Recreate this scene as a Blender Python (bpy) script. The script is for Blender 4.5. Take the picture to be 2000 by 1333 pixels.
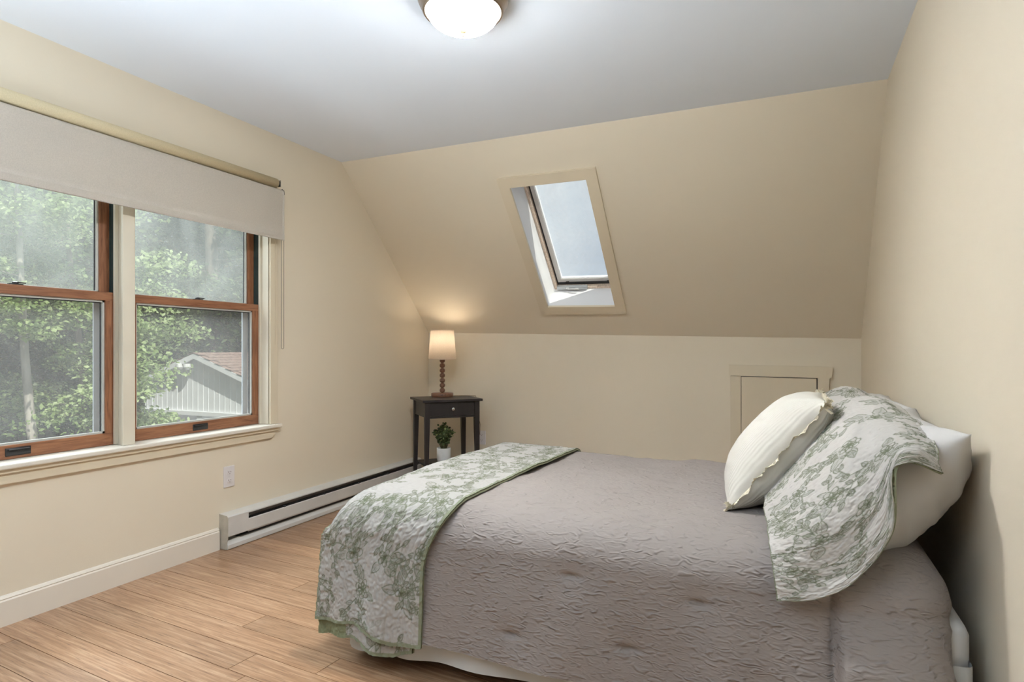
import bpy, bmesh, math, random
import numpy as np
from mathutils import Vector, Matrix
random.seed(7)
for o in list(bpy.data.objects): bpy.data.objects.remove(o)
SC = bpy.context.scene; COL = SC.collection
PI = math.pi
W, YB, YF, HC = 3.34, 4.682, -3.0, 2.44          # room width, knee wall, front wall, ceiling height

# ------------------------------------------------------------ camera, world, lights, exposure
cam = bpy.data.cameras.new('camera'); cam.sensor_width = 36; cam.lens = 1206/2000*36
cam.shift_y = 14.5/2000; cam.clip_start = .02; cam.clip_end = 200
co = bpy.data.objects.new('camera', cam); COL.objects.link(co)
co.location = (2.883, 0, 1.118); co.rotation_euler = (PI/2, 0, math.radians(23.923)); SC.camera = co
SC.view_settings.view_transform = 'Standard'; SC.view_settings.look = 'None'
SC.view_settings.gamma = 1; SC.view_settings.use_curve_mapping = False
SC.view_settings.exposure = 0.88

wd = bpy.data.worlds.new('sky'); SC.world = wd; wd.use_nodes = True
wn, wl = wd.node_tree.nodes, wd.node_tree.links; wn.clear()
tc = wn.new('ShaderNodeTexCoord'); nz = wn.new('ShaderNodeTexNoise'); nz.inputs['Scale'].default_value = 2.2
nz.inputs['Detail'].default_value = 6; nz.inputs['Roughness'].default_value = .55
cr = wn.new('ShaderNodeValToRGB'); cr.color_ramp.elements[0].position = .42; cr.color_ramp.elements[1].position = .6
cr.color_ramp.elements[0].color = (.50, .56, .66, 1); cr.color_ramp.elements[1].color = (.82, .85, .9, 1)
bg = wn.new('ShaderNodeBackground'); bg.inputs['Strength'].default_value = .6
wo = wn.new('ShaderNodeOutputWorld')
wl.new(tc.outputs['Generated'], nz.inputs['Vector']); wl.new(nz.outputs['Fac'], cr.inputs['Fac'])
wl.new(cr.outputs['Color'], bg.inputs['Color']); wl.new(bg.outputs['Background'], wo.inputs['Surface'])

def light(name, kind, loc, energy, color, size=None, size_y=None, target=None, spread=None, radius=None):
    l = bpy.data.lights.new(name, kind); l.energy = energy; l.color = color
    if kind == 'AREA':
        l.shape = 'RECTANGLE'; l.size = size; l.size_y = size_y or size
        if spread: l.spread = spread
    if radius is not None: l.shadow_soft_size = radius
    o = bpy.data.objects.new(name, l); COL.objects.link(o); o.location = loc
    if target is not None:
        o.rotation_euler = (Vector(target) - Vector(loc)).to_track_quat('-Z', 'Y').to_euler()
    return o
sun = bpy.data.lights.new('sun', 'SUN'); sun.energy = 3.0; sun.angle = math.radians(.6); sun.color = (1, .95, .86)
so = bpy.data.objects.new('sun', sun); COL.objects.link(so)
so.rotation_euler = Vector((-.60, .30, -.74)).to_track_quat('-Z', 'Y').to_euler()
light('added_sky_fill', 'AREA', (-1.7, 1.9, 3.5), 150, (.86, .92, 1), 2.6, 1.6, (.6, 2.0, .5))  # added area light, out of view above the window, brightens bed and floor
light('added_window_up_fill', 'AREA', (-1.0, 2.0, .16), 14, (.84, .92, 1), 1.9, .8, (1.3, 2.4, 2.2))  # added area light hidden below the sill, sends extra light to the ceiling
light('added_ceiling_fill', 'AREA', (1.5, -.7, .9), 38, (.76, .88, 1), 1.8, 1.4, (1.5, .1, 2.44), spread=1.75)  # added up-light behind the camera, no such lamp in the room

# ------------------------------------------------------------ helpers
def srgb(r, g, b):
    f = lambda c: (c/255/12.92) if c/255 <= .04045 else ((c/255+.055)/1.055)**2.4
    return (f(r), f(g), f(b), 1)
class NT:
    def __init__(s, name):
        s.m = bpy.data.materials.new(name); s.m.use_nodes = True
        s.n, s.l = s.m.node_tree.nodes, s.m.node_tree.links
        s.b = s.n.get('Principled BSDF'); s.out = s.n.get('Material Output')
    def new(s, t, **kw):
        n = s.n.new(t)
        for k, v in kw.items():
            if k in n.inputs: n.inputs[k].default_value = v
            else: setattr(n, k, v)
        return n
    def ramp(s, src, stops):
        r = s.n.new('ShaderNodeValToRGB'); e = r.color_ramp.elements
        while len(e) < len(stops): e.new(.5)
        for i, (p, c) in enumerate(stops): e[i].position = p; e[i].color = c
        s.l.new(src, r.inputs['Fac']); return r.outputs['Color']
    def coord(s, scale=(1, 1, 1), rot=(0, 0, 0), src='Object'):
        t = s.n.new('ShaderNodeTexCoord'); mp = s.n.new('ShaderNodeMapping')
        mp.inputs['Scale'].default_value = scale; mp.inputs['Rotation'].default_value = rot
        s.l.new(t.outputs[src], mp.inputs['Vector']); return mp.outputs['Vector']
    def noise(s, vec, scale, detail=3, rough=.5, dist=0):
        n = s.n.new('ShaderNodeTexNoise'); n.inputs['Scale'].default_value = scale; n.inputs['Detail'].default_value = detail
        n.inputs['Roughness'].default_value = rough; n.inputs['Distortion'].default_value = dist
        s.l.new(vec, n.inputs['Vector']); return n.outputs['Fac']
    def bump(s, src, strength, dist, prev=None):
        b = s.n.new('ShaderNodeBump'); b.inputs['Strength'].default_value = strength; b.inputs['Distance'].default_value = dist
        s.l.new(src, b.inputs['Height'])
        if prev: s.l.new(prev, b.inputs['Normal'])
        return b.outputs['Normal']
def mat(name, col, rough=.6, metal=0, var=.06, vscale=3, bump=None, spec=.5, stretch=(1, 1, 1), coat=0):
    """base colour with a slight procedural variation and optional bump=(scale,strength,dist)"""
    t = NT(name); v = t.coord(stretch); f = t.noise(v, vscale, 4)
    lo = tuple(c*(1-var) for c in col[:3])+(1,); hi = tuple(min(1, c*(1+var)) for c in col[:3])+(1,)
    t.l.new(t.ramp(f, [(.3, lo), (.7, hi)]), t.b.inputs['Base Color'])
    t.b.inputs['Roughness'].default_value = rough; t.b.inputs['Metallic'].default_value = metal
    t.b.inputs['Specular IOR Level'].default_value = spec; t.b.inputs['Coat Weight'].default_value = coat
    if bump:
        t.l.new(t.bump(t.noise(v, bump[0], 5), bump[1], bump[2]), t.b.inputs['Normal'])
    return t.m

M = {}
WALLC = (.80, .715, .565, 1)
M['wall'] = mat('cream_wall_paint', WALLC, .6, var=.02, vscale=1.3, bump=(160, .12, .002), spec=.3)
M['ceiling'] = mat('white_ceiling_paint', (.82, .87, .93, 1), .8, var=.015, vscale=.8, bump=(120, .12, .002), spec=.2)
M['trim'] = mat('cream_trim_paint', (.75, .655, .49, 1), .4, var=.02, vscale=4)
M['base'] = mat('pale_baseboard_paint', (.80, .73, .62, 1), .4, var=.02, vscale=4)
M['trimw'] = mat('pale_window_paint', (.74, .68, .55, 1), .35, var=.03, vscale=6)
M['stool'] = mat('pale_sill_paint', (.78, .73, .63, 1), .3, var=.03, vscale=6)
M['well'] = mat('white_light_well_paint', (.86, .86, .87, 1), .6, var=.01)
M['vinyl'] = mat('dark_green_jamb_vinyl', (.045, .07, .065, 1), .45, var=.15, vscale=20)
M['stop'] = mat('pale_glazing_stop', (.55, .55, .5, 1), .5)
M['gasket'] = mat('black_gasket', (.03, .03, .032, 1), .6)
M['outjamb'] = mat('grey_white_exterior_jamb', (.5, .53, .56, 1), .5)
M['dark'] = mat('dark_bronze_hardware', (.035, .032, .032, 1), .35, metal=.4, var=.2, vscale=30)
M['plastic'] = mat('white_outlet_plastic', (.78, .74, .72, 1), .3, var=.01)
M['slot'] = mat('outlet_slot', (.12, .04, .03, 1), .6)
M['heater'] = mat('off_white_heater_enamel', (.66, .64, .6, 1), .35, var=.05, vscale=9, bump=(40, .05, .002))
M['heaterend'] = mat('worn_heater_enamel', (.5, .46, .38, 1), .5, var=.2, vscale=14)
M['fins'] = mat('dark_heater_fins', (.07, .065, .06, 1), .5, metal=.5, var=.2, vscale=60)
M['black'] = mat('black_brown_stained_wood', (.028, .024, .024, 1), .38, var=.25, vscale=14, stretch=(1, 1, .15), bump=(60, .08, .001))
M['knob'] = mat('brushed_nickel', (.6, .6, .6, 1), .25, metal=1)
M['bronze'] = mat('brushed_bronze_metal', (.42, .34, .27, 1), .32, metal=1, var=.08, vscale=20, stretch=(1, 1, 8))
M['brass'] = mat('aged_brass_finial', (.5, .36, .2, 1), .35, metal=.8)
M['pot'] = mat('white_marbled_ceramic', (.76, .76, .74, 1), .35, var=.08, vscale=14)
M['soil'] = mat('dark_soil', (.04, .03, .02, 1), .9, bump=(90, .6, .004))
M['stem'] = mat('thin_brown_green_stem', (.10, .10, .04, 1), .7)
M['cord'] = mat('clear_gold_lamp_cord', (.3, .2, .1, 1), .4)
M['sheet'] = mat('white_cotton_sheet', (.62, .60, .57, 1), .85, var=.02, bump=(14, .25, .01), spec=.15)
M['skirt'] = mat('pale_grey_bed_skirt', (.62, .62, .60, 1), .9, var=.04, bump=(60, .3, .003), spec=.1, stretch=(1, 1, .1))
M['greenhem'] = mat('sage_green_binding', (.33, .37, .22, 1), .85, var=.12, vscale=30, bump=(90, .4, .003), spec=.1)
M['steel'] = mat('grey_steel_bed_frame', (.35, .34, .33, 1), .4, metal=.7)
M['siding'] = mat('white_vertical_siding', (.75, .76, .78, 1), .7, var=.04)
M['bark'] = mat('grey_brown_bark', (.17, .14, .115, 1), .9, var=.4, vscale=9, stretch=(1, 1, .2), bump=(14, .8, .03))
M['barkpale'] = mat('pale_grey_bark', (.34, .31, .27, 1), .9, var=.35, vscale=9, stretch=(1, 1, .2), bump=(14, .8, .03))
M['shadefab'] = None

# insulated clear-ish sap stained wood (window sashes)
def wood(name, a, b, axis, rough=.45, scale=1.0):
    t = NT(name); st = [14, 14, 14]; st[axis] = 1.1
    v = t.coord(tuple(q*scale for q in st)); f = t.noise(v, 6, 6, .6, .8)
    t.l.new(t.ramp(f, [(.32, a), (.55, b), (.75, tuple(min(1, c*1.25) for c in b[:3])+(1,))]), t.b.inputs['Base Color'])
    t.b.inputs['Roughness'].default_value = rough
    t.l.new(t.bump(f, .15, .002), t.b.inputs['Normal']); return t.m
M['sash'] = wood('reddish_brown_sash_wood', (.17, .065, .03, 1), (.31, .135, .065, 1), 1)
M['sashv'] = wood('reddish_brown_stile_wood', (.17, .065, .03, 1), (.31, .135, .065, 1), 2)
M['pine'] = wood('clear_pine', (.60, .45, .34, 1), (.78, .64, .52, 1), 1)
M['bead'] = wood('turned_brown_wood', (.085, .036, .022, 1), (.20, .095, .055, 1), 0, .35, 1.6)

def glass(name, dust, dustcol=(.8, .82, .82, 1), sc=3.0, lo=.35, hi=.75, gl=.06):
    t = NT(name); t.n.remove(t.b)
    tr = t.new('ShaderNodeBsdfTransparent'); tr.inputs['Color'].default_value = (.93, .96, .95, 1)
    g = t.new('ShaderNodeBsdfGlossy'); g.inputs['Roughness'].default_value = .03
    df = t.new('ShaderNodeBsdfDiffuse'); df.inputs['Color'].default_value = dustcol
    tl = t.new('ShaderNodeBsdfTranslucent'); tl.inputs['Color'].default_value = dustcol
    ml = t.new('ShaderNodeMixShader'); ml.inputs[0].default_value = .6
    t.l.new(df.outputs[0], ml.inputs[1]); t.l.new(tl.outputs[0], ml.inputs[2])
    f = t.noise(t.coord((1, 1, .6)), sc, 4, .6, .6)
    mr = t.new('ShaderNodeMapRange'); mr.inputs['From Min'].default_value = .3; mr.inputs['From Max'].default_value = .7
    mr.inputs['To Min'].default_value = dust*lo/.55; mr.inputs['To Max'].default_value = dust*hi/.55
    t.l.new(f, mr.inputs['Value'])
    m1 = t.new('ShaderNodeMixShader'); t.l.new(mr.outputs[0], m1.inputs[0])
    t.l.new(tr.outputs[0], m1.inputs[1]); t.l.new(ml.outputs[0], m1.inputs[2])
    lw = t.new('ShaderNodeLayerWeight'); lw.inputs['Blend'].default_value = .5
    pw = t.new('ShaderNodeMath', operation='POWER'); t.l.new(lw.outputs['Facing'], pw.inputs[0]); pw.inputs[1].default_value = 4
    fr = t.new('ShaderNodeMath', operation='MULTIPLY_ADD'); t.l.new(pw.outputs[0], fr.inputs[0]); fr.inputs[1].default_value = .35; fr.inputs[2].default_value = .03
    m2 = t.new('ShaderNodeMixShader'); t.l.new(fr.outputs[0], m2.inputs[0])
    t.l.new(m1.outputs[0], m2.inputs[1]); t.l.new(g.outputs[0], m2.inputs[2])
    t.l.new(m2.outputs[0], t.out.inputs['Surface']); return t.m
M['glass_up'] = glass('dusty_upper_window_glass', .19, (.74, .76, .70, 1))
M['glass_lo'] = glass('lower_window_glass', .10, (.72, .70, .66, 1))
M['glass_sky'] = glass('rain_streaked_skylight_glass', .13, (.85, .87, .9, 1), 5, .15, 1.1)

# linen shade fabrics
def fabric(name, col, trans=0.0, weave=900, bumpy=.2, rough=.9):
    t = NT(name); v = t.coord(); f = t.noise(v, 240, 3)
    c2 = tuple(c*.9 for c in col[:3])+(1,)
    colr = t.ramp(f, [(.35, c2), (.65, col)])
    t.l.new(colr, t.b.inputs['Base Color']); t.b.inputs['Roughness'].default_value = rough
    t.b.inputs['Specular IOR Level'].default_value = .1
    t.l.new(t.bump(f, bumpy, .001), t.b.inputs['Normal'])
    if trans:
        tl = t.new('ShaderNodeBsdfTranslucent'); t.l.new(colr, tl.inputs['Color'])
        mx = t.new('ShaderNodeMixShader'); mx.inputs[0].default_value = trans
        t.l.new(t.b.outputs[0], mx.inputs[1]); t.l.new(tl.outputs[0], mx.inputs[2]); t.l.new(mx.outputs[0], t.out.inputs['Surface'])
    return t.m
M['blind'] = fabric('off_white_blind_fabric', (.60, .545, .465, 1), .08)
M['tube'] = fabric('cream_roller_tube', (.64, .54, .35, 1))
M['shade'] = fabric('natural_linen_shade', (.82, .74, .64, 1), .55)

def setmat(o, m):
    o.data.materials.clear(); o.data.materials.append(m)
def link(name, me, m=None, parent=None, smooth=False):
    o = bpy.data.objects.new(name, me); COL.objects.link(o)
    if m is not None: me.materials.append(m)
    if parent is not None: o.parent = parent; o.matrix_parent_inverse = parent.matrix_basis.inverted()
    if smooth: me.polygons.foreach_set('use_smooth', [True]*len(me.polygons))
    return o
def obj(name, bm, m=None, parent=None, smooth=False, recalc=True):
    if recalc: bmesh.ops.recalc_face_normals(bm, faces=bm.faces)
    me = bpy.data.meshes.new(name); bm.to_mesh(me); bm.free()
    return link(name, me, m, parent, smooth)
def empty(name, loc=(0, 0, 0), rz=0, parent=None):
    o = bpy.data.objects.new(name, None); COL.objects.link(o); o.location = loc; o.rotation_euler = (0, 0, rz)
    o.empty_display_size = .05
    if parent: o.parent = parent
    return o
def child(name, bm, m, parent, smooth=False):
    """parts are modelled in the parent's local space"""
    bmesh.ops.recalc_face_normals(bm, faces=bm.faces)
    me = bpy.data.meshes.new(name); bm.to_mesh(me); bm.free(); me.materials.append(m)
    o = bpy.data.objects.new(name, me); COL.objects.link(o); o.parent = parent
    if smooth: me.polygons.foreach_set('use_smooth', [True]*len(me.polygons))
    return o
def tag(o, label, cat, group=None):
    o['label'] = label; o['category'] = cat
    if group: o['group'] = group
    return o
def struct(o, label=None):
    o['kind'] = 'structure'
    if label: o['label'] = label
    return o
def B(): return bmesh.new()
def box(bm, x0, x1, y0, y1, z0, z1, bev=0):
    vs = [bm.verts.new((x, y, z)) for x in (x0, x1) for y in (y0, y1) for z in (z0, z1)]
    fs = [bm.faces.new([vs[i] for i in q]) for q in ((0, 1, 3, 2), (4, 6, 7, 5), (0, 4, 5, 1), (2, 3, 7, 6), (0, 2, 6, 4), (1, 5, 7, 3))]
    if bev:
        es = list({e for f in fs for e in f.edges})
        bmesh.ops.bevel(bm, geom=es, offset=bev, segments=2, affect='EDGES', profile=.5)
    return bm
def hexa(bm, p):
    vs = [bm.verts.new(q) for q in p]   # 0-3 one face loop, 4-7 opposite loop
    for q in ((0, 1, 2, 3), (7, 6, 5, 4), (0, 4, 5, 1), (1, 5, 6, 2), (2, 6, 7, 3), (3, 7, 4, 0)): bm.faces.new([vs[i] for i in q])
    return bm
def prism(bm, pts, a, b, axis=1):
    """pts: 2D outline, extruded from a to b along axis"""
    def mk(p, t):
        q = list(p); q.insert(axis, t); return q
    A = [bm.verts.new(mk(p, a)) for p in pts]; C = [bm.verts.new(mk(p, b)) for p in pts]
    bm.faces.new(A); bm.faces.new(C[::-1])
    for i in range(len(pts)):
        j = (i+1) % len(pts); bm.faces.new((A[i], C[i], C[j], A[j]))
    return bm
def lathe(bm, prof, n=32, c=(0, 0, 0), cap=True):
    rings = []
    for r, z in prof:
        if r < 1e-5: rings.append([bm.verts.new((c[0], c[1], c[2]+z))])
        else: rings.append([bm.verts.new((c[0]+r*math.cos(2*PI*k/n), c[1]+r*math.sin(2*PI*k/n), c[2]+z)) for k in range(n)])
    for a, b in zip(rings, rings[1:]):
        for k in range(n):
            j = (k+1) % n
            if len(a) == 1 and len(b) == 1: continue
            if len(a) == 1: bm.faces.new((a[0], b[j], b[k]))
            elif len(b) == 1: bm.faces.new((a[k], a[j], b[0]))
            else: bm.faces.new((a[k], a[j], b[j], b[k]))
    if cap:
        for r in (rings[0], rings[-1]):
            if len(r) > 2: bm.faces.new(r)
    return bm
def tube(bm, pts, r, n=8, taper=None):
    pts = [Vector(p) for p in pts]; rings = []
    for i, p in enumerate(pts):
        d = (pts[min(i+1, len(pts)-1)] - pts[max(i-1, 0)]).normalized()
        u = d.orthogonal().normalized() if i == 0 else (u - d*u.dot(d)).normalized()
        v = d.cross(u); rr = r if taper is None else taper[i]
        rings.append([bm.verts.new(p + (u*math.cos(2*PI*k/n)+v*math.sin(2*PI*k/n))*rr) for k in range(n)])
    for a, b in zip(rings, rings[1:]):
        for k in range(n): bm.faces.new((a[k], a[(k+1) % n], b[(k+1) % n], b[k]))
    bm.faces.new(rings[0]); bm.faces.new(rings[-1]); return bm
def sphere(bm, c, r, n=16, sz=1):
    return lathe(bm, [(r*math.sin(PI*i/(n//2)), -r*sz*math.cos(PI*i/(n//2))) for i in range(n//2+1)], n, c, False)
# numpy value noise
def _h(ix, iy, s):
    v = np.sin(ix*127.1+iy*311.7+s*74.7)*43758.5453; return v-np.floor(v)
def vn(x, y, s=0):
    x = np.asarray(x, float); y = np.asarray(y, float); ix, iy = np.floor(x), np.floor(y); fx, fy = x-ix, y-iy
    fx = fx*fx*fx*(fx*(fx*6-15)+10); fy = fy*fy*fy*(fy*(fy*6-15)+10)
    return ((_h(ix, iy, s)*(1-fx)+_h(ix+1, iy, s)*fx)*(1-fy)+(_h(ix, iy+1, s)*(1-fx)+_h(ix+1, iy+1, s)*fx)*fy)*2-1
def fbm(x, y, s=0, o=3):
    return sum(vn(x*2**k, y*2**k, s+k*9)/2**k for k in range(o))
def gridmesh(name, P, closed_u=False, col=None, thick=None, under=None):
    """P: (n,m,3) array -> mesh; thick: offset array gives an underside"""
    n, m = P.shape[:2]; idx = np.arange(n*m).reshape(n, m)
    nu = n if closed_u else n-1
    a = idx[np.arange(nu)][:, :-1]; b = idx[(np.arange(nu)+1) % n][:, :-1]
    F = np.stack([a, b, b+1, a+1], -1).reshape(-1, 4); V = P.reshape(-1, 3)
    if thick is not None:
        N = np.cross(np.gradient(P, axis=0), np.gradient(P, axis=1)); N /= np.linalg.norm(N, axis=2, keepdims=True)+1e-9
        Q = (P + N*thick if under is None else under).reshape(-1, 3); k = n*m
        F2 = F[:, ::-1]+k; ed = [np.concatenate([idx[0], idx[1:, -1], idx[-1, -2::-1], idx[-2:0:-1, 0]])]
        e = ed[0]; e2 = np.roll(e, -1); F3 = np.stack([e, e2, e2+k, e+k], -1)
        V = np.concatenate([V, Q]); F = np.concatenate([F, F2, F3[:, ::-1]])
    me = bpy.data.meshes.new(name); me.from_pydata([], [], [])
    me.vertices.add(len(V)); me.vertices.foreach_set('co', V.astype(np.float32).ravel())
    me.loops.add(F.size); me.loops.foreach_set('vertex_index', F.astype(np.int32).ravel())
    me.polygons.add(len(F)); me.polygons.foreach_set('loop_start', np.arange(0, F.size, 4, dtype=np.int32))
    me.update(calc_edges=True); me.validate()
    me.polygons.foreach_set('use_smooth', np.ones(len(F), bool))
    if col is not None:
        ca = me.color_attributes.new('print', 'FLOAT_COLOR', 'POINT')
        c = col.reshape(-1, 1) if col.ndim == 2 else col.reshape(-1, col.shape[-1])
        full = np.ones((len(V), 4), np.float32); full[:len(c), :3] = c
        if thick is not None: full[n*m:, :3] = -1.0      # backing flag
        ca.data.foreach_set('color', full.ravel())
    return me

# ------------------------------------------------------------ floor and planks
bm = B(); box(bm, -.12, W+.12, YF-.12, YB+.12, -.12, -.019); floor = struct(obj('floor', bm, mat('dark_subfloor', (.05, .03, .02, 1), .9)))
t = NT('strand_bamboo_floor')
ROT = math.radians(-4.5)
oi = t.new('ShaderNodeObjectInfo')
tcn = t.new('ShaderNodeTexCoord'); rt = t.new('ShaderNodeMapping'); rt.inputs['Rotation'].default_value = (0, 0, -ROT)
ad = t.new('ShaderNodeVectorMath', operation='ADD'); sc_ = t.new('ShaderNodeVectorMath', operation='SCALE')
t.l.new(oi.outputs['Random'], sc_.inputs[0]); sc_.inputs['Scale'].default_value = 37
t.l.new(tcn.outputs['Object'], rt.inputs['Vector']); t.l.new(rt.outputs[0], ad.inputs[0]); t.l.new(sc_.outputs[0], ad.inputs[1])
mpp = t.new('ShaderNodeMapping'); mpp.inputs['Scale'].default_value = (1.6, 42, 1); t.l.new(ad.outputs[0], mpp.inputs['Vector'])
f1 = t.noise(mpp.outputs[0], 2.2, 6, .62, .3)
mp2 = t.new('ShaderNodeMapping'); mp2.inputs['Scale'].default_value = (7, 150, 1); t.l.new(ad.outputs[0], mp2.inputs['Vector'])
f2 = t.noise(mp2.outputs[0], 1.6, 4, .6)
c1 = t.ramp(f1, [(.30, (.27, .13, .06, 1)), (.50, (.42, .235, .125, 1)), (.68, (.58, .38, .235, 1))])
c2 = t.ramp(f2, [(.30, (.30, .22, .18, 1)), (.44, (.92, .9, .88, 1)), (.62, (1.0, 1.0, 1.0, 1))])
mx = t.new('ShaderNodeMix', data_type='RGBA', blend_type='MULTIPLY'); mx.inputs[0].default_value = .75
t.l.new(c1, mx.inputs[6]); t.l.new(c2, mx.inputs[7])
hs = t.new('ShaderNodeHueSaturation'); mr = t.new('ShaderNodeMapRange'); mr.inputs['To Min'].default_value = .86; mr.inputs['To Max'].default_value = 1.12
t.l.new(oi.outputs['Random'], mr.inputs['Value']); t.l.new(mr.outputs[0], hs.inputs['Value'])
t.l.new(mx.outputs[2], hs.inputs['Color']); t.l.new(hs.outputs[0], t.b.inputs['Base Color'])
t.b.inputs['Roughness'].default_value = .36; t.b.inputs['Specular IOR Level'].default_value = .9; t.b.inputs['Coat Weight'].default_value = .5; t.b.inputs['Coat Roughness'].default_value = .24
t.l.new(t.bump(f2, .12, .001), t.b.inputs['Normal']); M['floor'] = t.m
def clip(poly, ax, lim, sgn):
    out = []
    for i in range(len(poly)):
        p, q = poly[i], poly[(i+1) % len(poly)]
        ip, iq = (p[ax]-lim)*sgn >= 0, (q[ax]-lim)*sgn >= 0
        if ip: out.append(p)
        if ip != iq:
            k = (lim-p[ax])/(q[ax]-p[ax]); out.append((p[0]+(q[0]-p[0])*k, p[1]+(q[1]-p[1])*k))
    return out
rp = random.Random(5); cR, sR = math.cos(ROT), math.sin(ROT); PWD = .1215
for r in range(-40, 46):
    y0 = 1.560 + (r-1)*PWD - .035        # rows measured from the joint seen near the left wall
    x = -2.2 - rp.random()*1.5
    if r == 0: x = -.88
    if r == 4: x = -1.12
    while x < 4.2:
        L = 1.86; g = .0013
        q = [(x+g, y0+g), (x+L-g, y0+g), (x+L-g, y0+PWD-g), (x+g, y0+PWD-g)]
        q = [(a*cR-b*sR, a*sR+b*cR) for a, b in q]
        for ax, lim, sg in ((0, .001, 1), (0, W-.001, -1), (1, YF+.001, 1), (1, YB-.001, -1)):
            if q: q = clip(q, ax, lim, sg)
        if len(q) > 2:
            bm = B(); prism(bm, q, -.018, 0, 2); obj('plank', bm, M['floor'], floor)
        x += L
# ------------------------------------------------------------ ceiling, walls
t_ = .12
def zc(x): return 1.258 - .075*x/W      # height of the crease, slightly out of level
def S(x, s, t=0.0):
    z1 = zc(x); p = Vector((x, 3.515+(YB-3.515)*s, HC+(z1-HC)*s)); return p + Vector((0, .7227, .691))*t
bm = B(); box(bm, 0, W, YF, 3.515, HC, HC+t_)
struct(obj('ceiling', bm, M['ceiling']))
# left wall with the window opening (gable outline)
OY0, OY1, OZ0, OZ1 = 1.105, 2.852, .640, 2.075; WT = .16
bm = B()
def wl_box(y0, y1, z0, z1): box(bm, -WT, 0, y0, y1, z0, z1)
wl_box(YF-.12, OY0, -.12, HC+.12); wl_box(OY0, OY1, -.12, OZ0); wl_box(OY0, OY1, OZ1, HC+.12)
prism(bm, [(OY1, -.12), (YB+.12, -.12), (YB+.12, zc(0)+.02), (3.515+.1, HC+.12), (OY1, HC+.12)], -WT, 0, 0)
struct(obj('wall_left', bm, M['wall']))
bm = B(); prism(bm, [(YF-.12, -.12), (YB+.12, -.12), (YB+.12, zc(W)+.1), (3.515+.1, HC+.12), (YF-.12, HC+.12)], W, W+WT, 0)
struct(obj('wall_right', bm, M['wall']))
bm = B(); hexa(bm, [(0, YB, -.1), (W, YB, -.1), (W, YB, zc(W)), (0, YB, zc(0)), (0, YB+.12, -.1), (W, YB+.12, -.1), (W, YB+.12, zc(W)), (0, YB+.12, zc(0))])
struct(obj('wall_back', bm, M['wall']))
bm = B(); box(bm, 0, W, YF-.12, YF, -.1, HC+.12); struct(obj('wall_front', bm, M['wall']))
# sloped part of the back wall with the skylight hole
SX0, SX1, SS0, SS1 = 1.205, 1.735, .2015, .822
bm = B(); xs = [0, SX0, SX1, W]; ss = [0, SS0, SS1, 1]; TH = .20
for i in range(3):
    for j in range(3):
        if i == 1 and j == 1: continue
        c = [(xs[i], ss[j]), (xs[i+1], ss[j]), (xs[i+1], ss[j+1]), (xs[i], ss[j+1])]
        hexa(bm, [S(a, b) for a, b in c]+[S(a, b, TH) for a, b in c])
bmesh.ops.remove_doubles(bm, verts=bm.verts, dist=1e-5)
struct(obj('wall_sloped', bm, M['wall']))

# baseboards
def baseboard(name, a, b, axis, off, sgn, h=.122):
    prof = [(0, 0), (.014, 0), (.014, h-.022), (.010, h-.016), (.012, h-.012), (.006, h-.003), (0, h)]
    bm = B()
    if axis == 1: prism(bm, [(off+sgn*p, z) for p, z in prof], a, b, 1)
    else:
        A = [bm.verts.new((a, off+sgn*p, z)) for p, z in prof]; C = [bm.verts.new((b, off+sgn*p, z)) for p, z in prof]
        bm.faces.new(A); bm.faces.new(C[::-1])
        for i in range(len(prof)):
            j = (i+1) % len(prof); bm.faces.new((A[i], C[i], C[j], A[j]))
    struct(obj(name, bm, M['base']))
baseboard('baseboard_left', YF, 2.472, 1, 0, 1)
baseboard('baseboard_right', YF, YB, 1, W, -1)
baseboard('baseboard_back', .07, W-.02, 0, YB, -1)
baseboard('baseboard_front', .02, W-.02, 0, YF, 1)

# ------------------------------------------------------------ double window, left wall
def sash(parent, name, y0, y1, z0, z1, x0, x1, st, tp, bt, gm):
    """x1 = room face, x0 = outer face; wooden frame with a bevelled inner stop and a pane"""
    bm = B()
    box(bm, x0, x1, y0, y1, z1-tp, z1, .0015); box(bm, x0, x1, y0, y1, z0, z0+bt, .0015)
    f = child(name, bm, M['sash'], parent)
    bm = B(); box(bm, x0, x1-.0004, y0, y0+st, z0+.001, z1-.001); box(bm, x0, x1-.0004, y1-st, y1, z0+.001, z1-.001)
    child('stile', bm, M['sashv'], f)
    a0, a1, b0, b1 = y0+st, y1-st, z0+bt, z1-tp; xm = (x0+x1)/2-.004
    bm = B(); w = .009
    for q in ((a0, a1, b1-w, b1), (a0, a1, b0, b0+w), (a0, a0+w, b0, b1), (a1-w, a1, b0, b1)):
        box(bm, xm, x1-.008, *q)
    child('glazing_stop', bm, M['stop'], f)
    bm = B(); w = .013
    for q in ((a0, a1, b1-w, b1), (a0, a0+w, b0, b1), (a1-w, a1, b0, b1)):
        box(bm, xm-.003, xm+.003, *q)
    child('gasket', bm, M['gasket'], f)
    bm = B(); box(bm, xm-.002, xm+.002, a0, a1, b0, b1); child('pane', bm, gm, f)
    return f
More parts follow.
